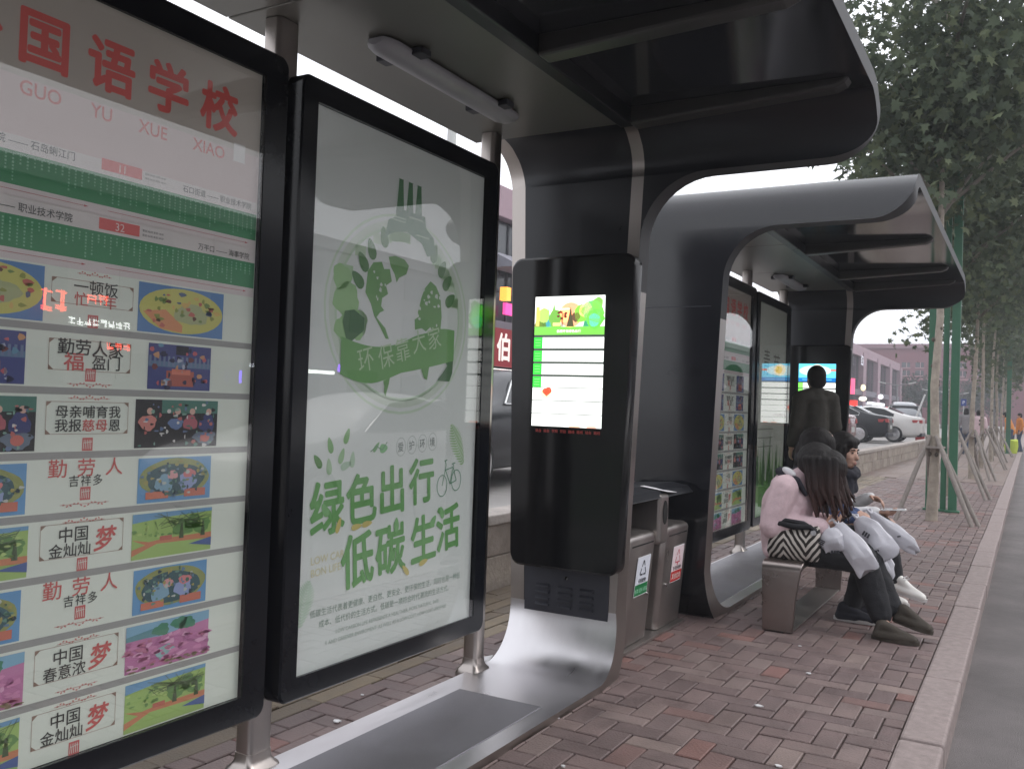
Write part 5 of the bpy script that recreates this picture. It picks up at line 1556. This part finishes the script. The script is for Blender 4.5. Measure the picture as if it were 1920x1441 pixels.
# --- first woman: pink coat, bent over, hair hanging over her face
yA = 5.62
pA = thing('person', 'woman in a pink coat bent forward, long brown hair hanging over her face', 'person', (-1.2, yA, 0))
hd, hf, hu = (-1.075, yA, .952), (.80, -.10, -.60), (.6, 0, .8)
it, Ph, eh = head_items(hd, hf, hu, .98)
body = list(it)
body += chain([(-1.27, yA, .47), (-1.28, yA, .62), (-1.25, yA, .80), (-1.18, yA, .885), (-1.12, yA, .925)], [.115, .115, .11, .055, .05])
for sg in (-1, 1):
    sh = (-1.235, yA + sg * .155, .825); el = (-1.30 if sg < 0 else -1.22, yA + sg * .20, .575); wr = (-1.035, yA + sg * .10, .602)
    body += chain([sh, el, wr], [.050, .040, .026]) + hand_items(wr, (.9, -sg * .35, .25), (0, -sg * .6, .6), .95, .75, sg)
    body += chain([(-1.24, yA + sg * .09, .45), (-.815, yA + sg * .075, .43), ((-.665 if sg > 0 else -.71), yA + (.035 if sg > 0 else -.075), .15 if sg > 0 else .12)], [.080, .055, .036])
body += [('c', (-.71, yA - .08, .12), (-.685, yA - .115, .055), .036, .036), ('c', (-.665, yA + .035, .15), (-.62, yA + .02, .11), .036, .036)]
organic('body', body, M['skin'], pA, .006, 3)
coat = chain([(-1.285, yA, .45), (-1.305, yA, .56), (-1.295, yA, .70), (-1.25, yA, .80), (-1.185, yA, .87)], [.125, .125, .122, .115, .07])
coat += [('e', (-1.27, yA, .80), (.095, .195, .085), (0, .5, 0)), ('e', (-1.29, yA, .60), (.128, .175, .17)), ('e', (-1.29, yA, .42), (.10, .18, .06)), ('e', (-1.20, yA, .58), (.10, .165, .12)), ('e', (-1.20, yA, .73), (.10, .15, .12)), ('e', (-1.255, yA - .115, .765), (.090, .10, .10)), ('e', (-1.27, yA - .10, .66), (.11, .11, .13))]
for sg in (-1, 1):
    sh = (-1.245, yA + sg * .165, .815); el = (-1.305 if sg < 0 else -1.23, yA + sg * .205, .585); wr = (-1.055, yA + sg * .115, .600)
    coat += chain([sh, el], [.078, .073]) + chain([el, wr], [.073, .056])
organic('coat', coat, M['pink'], pA, .007, 9, .016, .13)
g = []
for sg in (-1, 1):
    kn = (-.815, yA + sg * .075, .43)
    g += chain([(-1.22, yA + sg * .085, .455), kn], [.098, .082]) + chain([kn, (-.675 if sg > 0 else -.715, yA + (.035 if sg > 0 else -.075), .165 if sg > 0 else .135)], [.082, .066])
g += [('e', (-1.24, yA, .45), (.13, .17, .075))]
organic('trousers', g, M['blacktrouser'], pA, .009, 4, .014, .06)
shoe('shoe', (-.755, yA - .115, -.002), (-.500, yA - .15, .002), M['brownshoe'], pA, sole=M['brownshoe'])
shoe('shoe', (-.665, yA + .02, .085), (-.445, yA - .03, .045), M['brownshoe'], pA, sole=M['brownshoe'])
h = [('e', (-1.10, yA, .972), (.120, .104, .114), (0, .5, 0)), ('e', (-1.035, yA, .935), (.112, .102, .116), (0, .4, 0))]
rh = random.Random(5)
for k in range(64):
    a = rh.uniform(-1, 1)
    r0 = .100 + rh.uniform(-.012, .010)
    x0 = -1.06 + r0 * math.cos(a * 1.9); yy = yA + r0 * math.sin(a * 1.9)
    ln = rh.uniform(.62, .76) + .03 * abs(a)
    tip = (x0 + .05 + rh.uniform(-.045, .035), yy + rh.uniform(-.03, .03), ln)
    mid = (x0 + .02 + rh.uniform(-.012, .012), yy * 1.0 + rh.uniform(-.010, .010), .83)
    top = (-1.075 + .4 * (x0 + 1.06), yA + .6 * (yy - yA), 1.03)
    h += [('c', top, (x0 - .005, yy, .95), .020, .015), ('c', (x0 - .005, yy, .95), mid, .015, .013), ('c', mid, tip, .013, .004)]
for k in range(14):
    yy = yA - .085 + rh.uniform(-.03, .02); q = rh.uniform(0, .17)
    h += [('c', (-1.15 + q, yy, .99), (-1.12 + q * .9, yy - .02, .82), .020, .015), ('c', (-1.12 + q * .9, yy - .02, .82), (-1.07 + q * .9, yy - .015 + rh.uniform(-.02, .02), .64 + rh.uniform(-.01, .09)), .015, .004)]
organic('hair', h, dyed_hair(), pA, .005, 1)
g = [('c', (-1.30, yA - .05, .895), (-1.18, yA - .15, .86), .026, .022), ('c', (-1.18, yA - .15, .86), (-1.135, yA - .12, .78), .022, .014), ('c', (-1.31, yA - .04, .90), (-1.30, yA + .1, .90), .026, .026)]
organic('collar', g, M['navy'], pA, .008, 3)
g = [('e', (-1.235, yA - .115, .905), (.055, .022, .022), (0, .35, -.5))]
organic('collar_lining', g, M['white'], pA, .006, 2)

# --- second woman: mostly behind the first; navy hood, blue cuffs, black sneakers
yB = 6.04
pB = thing('person', 'person with blue cuffs and black sneakers, mostly hidden behind the woman in pink', 'person', (-1.2, yB, 0))
hd = (-1.16, yB, 1.045)
it, Ph, eh = head_items(hd, (.93, .05, -.35), (.3, 0, .95), .98)
body = list(it) + chain([(-1.25, yB, .47), (-1.25, yB, .70), (-1.22, yB, .86), (-1.185, yB, .95), (-1.17, yB, 1.0)], [.11, .11, .10, .05, .05])
for sg in (-1, 1):
    sh = (-1.22, yB + sg * .16, .88); el = (-1.16, yB + sg * .20, .63); wr = (-.935, yB + sg * .06 - .05, .630)
    body += chain([sh, el, wr], [.048, .040, .026]) + hand_items(wr, (.85, -sg * .3, -.1), (0, -sg * .7, -.5), .95, .9, sg)
    body += chain([(-1.2, yB + sg * .09, .47), (-.83, yB + sg * .09, .47), (-.92, yB + sg * .09, .09)], [.08, .058, .040])
organic('body', body, M['skin'], pB, .007, 3)
g = chain([(-1.25, yB, .45), (-1.255, yB, .65), (-1.23, yB, .85), (-1.2, yB, .93)], [.125, .125, .115, .075]) + [('e', (-1.22, yB, .86), (.09, .19, .08)), ('e', (-1.25, yB, .97), (.07, .11, .06)), ('e', (-1.23, yB, .60), (.125, .17, .16))]
for sg in (-1, 1):
    sh = (-1.22, yB + sg * .165, .87); el = (-1.165, yB + sg * .205, .64); wr = (-1.03, yB + sg * .12 - .03, .635)
    g += chain([sh, el, wr], [.068, .060, .050])
organic('jacket', g, M['navy'], pB, .009, 4, .016, .08)
g = []
for sg in (-1, 1):
    g += chain([(-1.06, yB + sg * .135 - .03, .635), (-.945, yB + sg * .065 - .05, .630)], [.054, .046])
organic('cuffs', g, M['blue'], pB, .008, 3, .010, .04)
g = [('e', (-1.2, yB, .46), (.13, .17, .07))]
for sg in (-1, 1):
    kn = (-.83, yB + sg * .088, .465)
    g += chain([(-1.18, yB + sg * .09, .47), kn], [.100, .078]) + chain([kn, (-.925, yB + sg * .085 - .06, .09)], [.076, .056])
organic('trousers', g, M['blacktrouser'], pB, .009, 4, .014, .06)
shoe('shoe', (-1.025, yB - .17, 0), (-.765, yB - .19, 0), M['navy'], pB, lace=False)
shoe('shoe', (-.985, yB + .05, 0), (-.735, yB + .04, 0), M['navy'], pB)
h = [('e', (-1.185, yB, 1.065), (.118, .098, .108), (0, .25, 0)), ('c', (-1.235, yB - .06, 1.02), (-1.225, yB - .10, .86), .045, .03), ('c', (-1.19, yB - .09, 1.05), (-1.13, yB - .10, .90), .032, .02), ('c', (-1.235, yB + .06, 1.02), (-1.225, yB + .10, .86), .045, .03), ('c', (-1.26, yB, 1.02), (-1.28, yB, .90), .06, .05)]
organic('hair', h, M['hair'], pB, .008, 2, .008, .03)

# --- third woman: face in profile, scarf, phone, white sneaker raised
yC = 6.46
pC = thing('person', 'seated woman in a dark scarf and white sneakers, her face in profile', 'person', (-1.15, yC, 0))
hd, hf = (-1.085, yC, 1.010), (.93, -.33, -.10)
it, Ph, eh = head_items(hd, hf, (.1, 0, 1), 1.0)
body = list(it) + chain([(-1.23, yC, .47), (-1.22, yC, .68), (-1.17, yC, .80), (-1.12, yC, .90), (-1.10, yC, .95)], [.11, .105, .10, .05, .048])
arms = {-1: ((-1.17, yC - .16, .82), (-1.09, yC - .20, .60), (-.865, yC - .10, .625)), 1: ((-1.17, yC + .16, .82), (-1.06, yC + .19, .62), (-.93, yC + .08, .705))}
for sg, (sh, el, wr) in arms.items():
    body += chain([sh, el, wr], [.046, .038, .026]) + hand_items(wr, (.95, .05, -.05) if sg < 0 else (.8, -.4, -.1), (0, .3, .9) if sg < 0 else (.1, -.5, -.7), .98, .55, 1)
body += chain([(-1.18, yC - .09, .47), (-.80, yC - .06, .54), (-.735, yC - .03, .17)], [.08, .058, .040]) + chain([(-1.18, yC + .09, .47), (-.82, yC + .09, .47), (-.85, yC + .09, .09)], [.08, .058, .040])
organic('body', body, M['skin'], pC, .006, 3)
face_parts(Ph, eh, pC)
g = chain([(-1.23, yC, .45), (-1.225, yC, .66), (-1.19, yC, .80), (-1.15, yC, .87)], [.12, .118, .11, .07]) + [('e', (-1.18, yC, .80), (.088, .19, .08)), ('e', (-1.20, yC, .58), (.115, .165, .14))]
organic('jacket', g + chain(arms[1][:2], [.062, .054]) + chain(arms[-1][:2], [.062, .054]), M['navy'], pC, .009, 4, .014, .08)
g = chain(arms[-1][1:], [.052, .038]) + chain(arms[1][1:], [.052, .038]) + [('e', (-1.075, yC - .05, .66), (.06, .12, .08))]
organic('sleeves', g, M['white'], pC, .008, 3, .014, .05)
g = chain([(-1.20, yC, .46), (-.82, yC - .065, .525)], [.115, .080]) + chain([(-.82, yC - .065, .525), (-.745, yC - .03, .195)], [.078, .056]) + chain([(-1.18, yC + .09, .47), (-.82, yC + .09, .47), (-.86, yC + .09, .09)], [.10, .076, .054])
organic('trousers', g, M['blacktrouser'], pC, .009, 4, .014, .06)
shoe('shoe', (-.805, yC - .03, .125), (-.548, yC - .09, .075), M['whiteshoe'], pC, rise=.095, lace=True)
shoe('shoe', (-.92, yC + .09, 0), (-.665, yC + .09, 0), M['whiteshoe'], pC)
h = [('e', Ph(-.022, 0, .035), (.104, .086, .100), eh), ('e', Ph(-.05, 0, -.03), (.07, .086, .10), eh)]
for sg in (-1, 1):
    h += [('c', Ph(-.0, sg * .078, .03), Ph(-.02, sg * .088, -.10), .026, .030), ('c', Ph(-.02, sg * .088, -.10), Ph(.0, sg * .085, -.20), .030, .016)]
h += [('c', Ph(.045, -.05, .070), Ph(.045, .05, .070), .028, .028), ('c', Ph(.035, .078, .03), Ph(.045, .085, -.14), .022, .02), ('c', Ph(.03, -.080, .02), Ph(.02, -.092, -.16), .020, .022)]
organic('hair', h, M['hair'], pC, .007, 2, .006, .03)
g = []
for k in range(12):
    a, b = 2 * PI * k / 12, 2 * PI * (k + 1) / 12
    q = lambda t: (-1.105 + .085 * math.cos(t), yC + .095 * math.sin(t), .862 + .012 * math.sin(3 * t))
    g.append(('c', q(a), q(b), .043, .043))
g += [('c', (-1.05, yC - .06, .84), (-1.04, yC - .07, .74), .045, .036), ('c', (-1.06, yC + .02, .84), (-1.03, yC, .76), .05, .04)]
organic('scarf', g, M['navy'], pC, .008, 3, .018, .04)

# things they hold
ph = MB(); ph.box((-.755, yC - .10, .652), (.15, .072, .008), rot=(0, -.06, .1))
o = ph.build('phone', M['whitepaint'], bevel=.003)
tag(o, 'white phone held flat in the hand of the woman with the scarf', 'phone')
ph = MB(); ph.box((-.755, yC - .10, .6568), (.132, .064, .0012), rot=(0, -.06, .1)); ph.build('phone_screen', M['carglass'], parent=o)
ph = MB(); ph.box((-.93, yA + .02, .655), (.075, .145, .009), rot=(0, -.6, .2)); o = ph.build('phone', M['kiosk'], bevel=.003)
tag(o, 'dark phone in the hands of the woman in the pink coat', 'phone')

# zebra handbag on the near end of the bench
hb = thing('handbag', 'zebra striped fabric handbag with black straps on the near end of the bench', 'handbag', (-1.18, 5.45, .405))
zb = bpy.data.materials.new('zebra_fabric'); zb.use_nodes = True
t_ = zb.node_tree; p_ = t_.nodes['Principled BSDF']; p_.inputs['Roughness'].default_value = .9
tc = t_.nodes.new('ShaderNodeTexCoord'); sp = t_.nodes.new('ShaderNodeSeparateXYZ'); t_.links.new(tc.outputs['Object'], sp.inputs[0])
def mth(op, a, b=None):
    n = t_.nodes.new('ShaderNodeMath'); n.operation = op
    for i, v in enumerate((a, b)):
        if v is None: continue
        if isinstance(v, (int, float)): n.inputs[i].default_value = v
        else: t_.links.new(v, n.inputs[i])
    return n.outputs[0]
nz_ = t_.nodes.new('ShaderNodeTexNoise'); nz_.inputs['Scale'].default_value = 14; t_.links.new(tc.outputs['Object'], nz_.inputs[0])
px = mth('PINGPONG', mth('ADD', sp.outputs[0], .045 + 1.0), .125)
zz = mth('ADD', mth('MULTIPLY', sp.outputs[2], .72), mth('ADD', px, mth('MULTIPLY', nz_.outputs[0], .022)))
st_ = mth('GREATER_THAN', mth('SINE', mth('MULTIPLY', zz, 178)), .05)
mx = t_.nodes.new('ShaderNodeMix'); mx.data_type = 'RGBA'; mx.inputs['A'].default_value = (.022, .017, .015, 1); mx.inputs['B'].default_value = (.50, .46, .42, 1)
t_.links.new(st_, mx.inputs['Factor']); t_.links.new(mx.outputs['Result'], p_.inputs['Base Color'])
g = MB()
def bagring(z, x0, x1, yh, s_=0):
    pts = []
    for k in range(28):
        a = 2 * PI * k / 28
        c, s__ = math.cos(a), math.sin(a)
        x = (x0 + x1) / 2 + (x1 - x0) / 2 * (abs(c) ** .55) * (1 if c > 0 else -1)
        y = 5.445 + yh * (abs(s__) ** .7) * (1 if s__ > 0 else -1) + .006 * math.sin(k * 2.3 + z * 40)
        pts.append((x, y, z + s_ * (x + 1.18) + .004 * math.sin(k * 1.7)))
    return pts
g.loft([bagring(.408, -1.325, -1.045, .055, -.03), bagring(.44, -1.335, -1.03, .075, -.03), bagring(.50, -1.325, -1.035, .085), bagring(.56, -1.315, -1.035, .075), bagring(.595, -1.305, -1.04, .05), bagring(.605, -1.295, -1.05, .03)])
g.build('bag_body', zb, hb, smooth=60)
g = MB()
g.tube([(-1.30, 5.385, .575), (-1.25, 5.375, .612), (-1.17, 5.372, .60), (-1.08, 5.378, .605), (-1.045, 5.39, .575)], [.012, .016, .018, .016, .012], 8)
g.tube([(-1.29, 5.39, .59), (-1.22, 5.385, .63), (-1.12, 5.39, .622), (-1.05, 5.40, .585)], [.012, .014, .014, .012], 8)
g.build('strap', M['blacktrouser'], hb, smooth=60)
g = MB()
for x in (-1.285, -1.06):
    g = MB(); g.lathe([(.010, -.004), (.016, -.004), (.016, .004), (.010, .004)], (x, 5.375, .575), 'y', 16)
    g.build('ring', M['chrome'], hb, smooth=40)

# white plastic bags on the laps
def plastic_bag(label, pts, rads, marks, flat=.5):
    # a thin film bag: gathered at the top, creased lengthwise, closed by a flat seam at the bottom
    t = thing('plastic_bag', label, 'plastic bag', tuple(Vector(pts[0])), 'white plastic bags on the laps')
    rb_ = random.Random(int(abs(pts[0][0]) * 1e4))
    n, K = 30, 22
    P3 = [Vector(p) for p in pts]
    ph = [rb_.uniform(0, 6.28) for _ in range(6)]
    g = MB(); rings = []
    for i in range(K + 1):
        f = i / K * (len(P3) - 1); a = min(int(f), len(P3) - 2); q = f - a
        c = P3[a].lerp(P3[a + 1], q); r = rads[a] + (rads[a + 1] - rads[a]) * q
        d = (P3[a + 1] - P3[a]).normalized()
        u = Vector((0, 1, 0)); u = (u - d * u.dot(d)).normalized(); v = d.cross(u)
        tt = i / K
        thk = .80 if tt < .7 else .80 - .70 * ((tt - .7) / .3) ** 1.2       # squeezed flat at the seam
        wide = 1.12 + (.35 * ((tt - .7) / .3) if tt > .7 else 0)
        ring = []
        for k in range(n):
            b = 2 * PI * k / n
            crease = .10 * abs(math.sin(2.5 * b + ph[0] + 1.2 * tt)) + .07 * abs(math.sin(4.5 * b + ph[1] - 2.2 * tt)) + .05 * math.sin(9 * tt + 3 * b + ph[2]) + .05 * abs(math.sin(7 * tt + ph[3] - 2 * b))
            rr = r * (.86 + crease)
            ring.append(c + v * rr * wide * math.cos(b) + u * rr * thk * flat * 1.6 * math.sin(b) + d * .012 * math.sin(3 * b + ph[4]) * tt)
        rings.append(ring)
    g.loft(rings)
    g.build('bag_skin', M['bag'], t, smooth=24)
    # the twisted handles
    g = MB()
    for sg in (-1, 1):
        c = P3[0]
        g.tube([c, c + Vector((-.02 + .012 * sg, sg * .012, .030)), c + Vector((-.045, sg * .022, .022)), c + Vector((-.06, sg * .014, -.004))], [.012, .009, .007, .004], 7)
    g.build('handles', M['bag'], t, smooth=60)
    g = MB()
    for (x, z, wd, ht, y, r) in marks:
        cr, sr = math.cos(r), math.sin(r)
        for k in range(3):
            uu = (k - 1) * wd / 3
            g.box((x + uu * cr, y + .004, z + uu * sr), (wd / 4.2, .010, ht), rot=(0, -r, 0))
    if marks: g.build('bag_print', M['grille'], t, bevel=.002)
    return t
plastic_bag('bunched white plastic bag with dark lettering on the lap of the woman in pink', [(-1.00, 5.50, .585), (-.975, 5.475, .53), (-.945, 5.46, .475)], [.040, .068, .050], [(-1.03, .525, .03, .05, 5.412, 1.2), (-.945, .475, .05, .018, 5.405, .1)])
plastic_bag('long limp white plastic bag hanging over the knee of the woman in pink', [(-.955, 5.53, .615), (-.89, 5.49, .535), (-.815, 5.46, .455), (-.765, 5.45, .385)], [.028, .060, .062, .045], [])
plastic_bag('largest white paper-smooth bag with small black print, in front of the hands', [(-.885, 5.80, .625), (-.815, 5.74, .56), (-.745, 5.70, .485), (-.69, 5.68, .43)], [.034, .076, .082, .055], [(-.82, .56, .045, .028, 5.66, -.5), (-.755, .475, .035, .012, 5.612, .5)])
plastic_bag('white plastic bag with a folded lower corner hanging lowest over the knees', [(-.78, 5.74, .44), (-.735, 5.71, .37), (-.715, 5.70, .31)], [.055, .062, .040], [])
plastic_bag('pointed white plastic bag reaching farthest towards the road', [(-.86, 6.16, .63), (-.74, 6.14, .535), (-.63, 6.12, .465), (-.585, 6.12, .43)], [.022, .048, .045, .014], [(-.69, .515, .02, .01, 6.088, .3)])

# --- standing people
def stander(name, label, x, y, h, face, top, bot, hairm, stride=.12, hair='short', lean=0.0, arm=(0, 0), ws=1.0):
    t = thing(name, label, 'person', (x, y, 0))
    k = h / 1.70
    f = Vector((math.cos(face), math.sin(face), 0)); s = Vector((-f.y, f.x, 0))
    P = lambda a, b, z: Vector((x, y, 0)) + f * (a + lean * max(0, z - .9)) * k + s * b * k + Vector((0, 0, z * k))
    it, Ph, eh = head_items(P(.02 + lean * .1, 0, 1.575), f, (0, 0, 1), k)
    b = list(it) + chain([P(0, 0, .95), P(0, 0, 1.2), P(0, 0, 1.38), P(.0, 0, 1.46), P(.015, 0, 1.53)], [.12 * k * ws, .115 * k * ws, .105 * k * ws, .055 * k, .053 * k])
    ls = []
    for sg in (-1, 1):
        hp, kn, an = P(0, sg * .09, .92), P(.03 + sg * stride * .4, sg * .09, .50), P(sg * stride - .02, sg * .09, .08)
        ls.append((hp, kn, an))
        b += chain([hp, kn, an], [.085 * k, .058 * k, .042 * k])
        sh, el, wr = P(0, sg * .18 * ws, 1.40), P(-.03 + arm[0], sg * .235 * ws, 1.14), P(.05 + arm[1], sg * .22 * ws, .90 + arm[1] * .6)
        b += chain([sh, el, wr], [.05 * k, .04 * k, .028 * k]) + hand_items(wr, (wr - el).normalized() * 1.0, -s * sg, k, .35, sg)
    organic('body', b, M['skin'], t, .009, 3)
    g = chain([P(0, 0, .88), P(0, 0, 1.15), P(0, 0, 1.36), P(0, 0, 1.45)], [.155 * k * ws, .15 * k * ws, .135 * k * ws, .075 * k]) + [('e', P(0, 0, 1.38), (.11 * k, .11 * k, .08 * k))]
    for sg in (-1, 1):
        sh, el, wr = P(0, sg * .18 * ws, 1.39), P(-.03 + arm[0], sg * .235 * ws, 1.14), P(.04 + arm[1], sg * .222 * ws, .94 + arm[1] * .6)
        g += chain([P(0, sg * .08, 1.40), sh], [.085 * k, .078 * k]) + chain([sh, el, wr], [.074 * k, .062 * k, .048 * k])
    organic('jacket', g, top, t, .012, 4, .016, .08)
    g = [('e', P(0, 0, .92), (.14 * k, .15 * k, .10 * k))]
    for hp, kn, an in ls: g += chain([hp, kn, an], [.105 * k, .075 * k, .058 * k])
    organic('trousers', g, bot, t, .012, 4, .012, .08)
    for (hp, kn, an) in ls:
        a = Vector((an.x, an.y, 0)) - f * .06 * k
        shoe('shoe', a, a + f * .26 * k, M['navy'], t)
    hh = [('e', Ph(-.02, 0, .035), (.102 * k, .084 * k, .096 * k), eh), ('e', Ph(-.045, 0, -.02), (.07 * k, .08 * k, .075 * k), eh)]
    if hair == 'bob': hh += [('e', Ph(-.045, 0, -.05), (.075 * k, .095 * k, .11 * k), eh)]
    organic('hair', hh, hairm, t, .010, 3)
    return t
stander('person', 'man in a dark olive jacket standing with his back turned before the far screen', -1.71, 8.62, 1.70, R(125), M['olive'], M['blacktrouser'], M['hair'], stride=.03, arm=(.02, .06), ws=.80)
stander('person', 'woman in a loose grey top and jeans walking away under the trees', -1.98, 36.2, 1.66, R(88), M['greytop'], M['denim'], M['hair'], stride=.16, hair='bob')
stander('person', 'street worker in an orange vest bending beside the lime green bag', -.62, 41.5, 1.60, R(170), M['orange'], M['denim'], M['hair'], stride=.10, lean=.35, arm=(.1, .12))
stander('person', 'second street worker in an orange vest at the very edge of the road', -.36, 42.5, 1.60, R(200), M['orange'], M['denim'], M['hair'], stride=.10)
stander('person', 'distant walker in a pale pink top half hidden by a tree trunk', -1.45, 33.2, 1.58, R(90), M['pink'], M['navy'], M['hair'], stride=.1)
g = MB()
g.loft([[(-.62 + .20 * math.cos(a), 40.6 + .18 * math.sin(a), .0) for a in [2 * PI * k / 14 for k in range(14)]], [(-.62 + .25 * math.cos(a), 40.6 + .22 * math.sin(a), .28 + .02 * math.sin(3 * a)) for a in [2 * PI * k / 14 for k in range(14)]], [(-.62 + .23 * math.cos(a), 40.6 + .2 * math.sin(a), .52 + .04 * math.sin(2 * a)) for a in [2 * PI * k / 14 for k in range(14)]]])
tag(g.build('refuse_bag', M['lime'], smooth=50), 'lime green refuse bag on the pavement beside the orange workers', 'bag')

# ================================================================ HAZE
hz = MB(); hz.box((0, 140, 12.4), (160, 300, 29))
hm = bpy.data.materials.new('street_haze'); hm.use_nodes = True
hm.node_tree.nodes.clear()
hv = hm.node_tree.nodes.new('ShaderNodeVolumePrincipled'); ho = hm.node_tree.nodes.new('ShaderNodeOutputMaterial')
hv.inputs['Color'].default_value = (.93, .95, 1, 1); hv.inputs['Density'].default_value = .0027; hv.inputs['Anisotropy'].default_value = .2
hm.node_tree.links.new(hv.outputs[0], ho.inputs['Volume'])
tag(hz.build('haze', hm), kind='stuff')
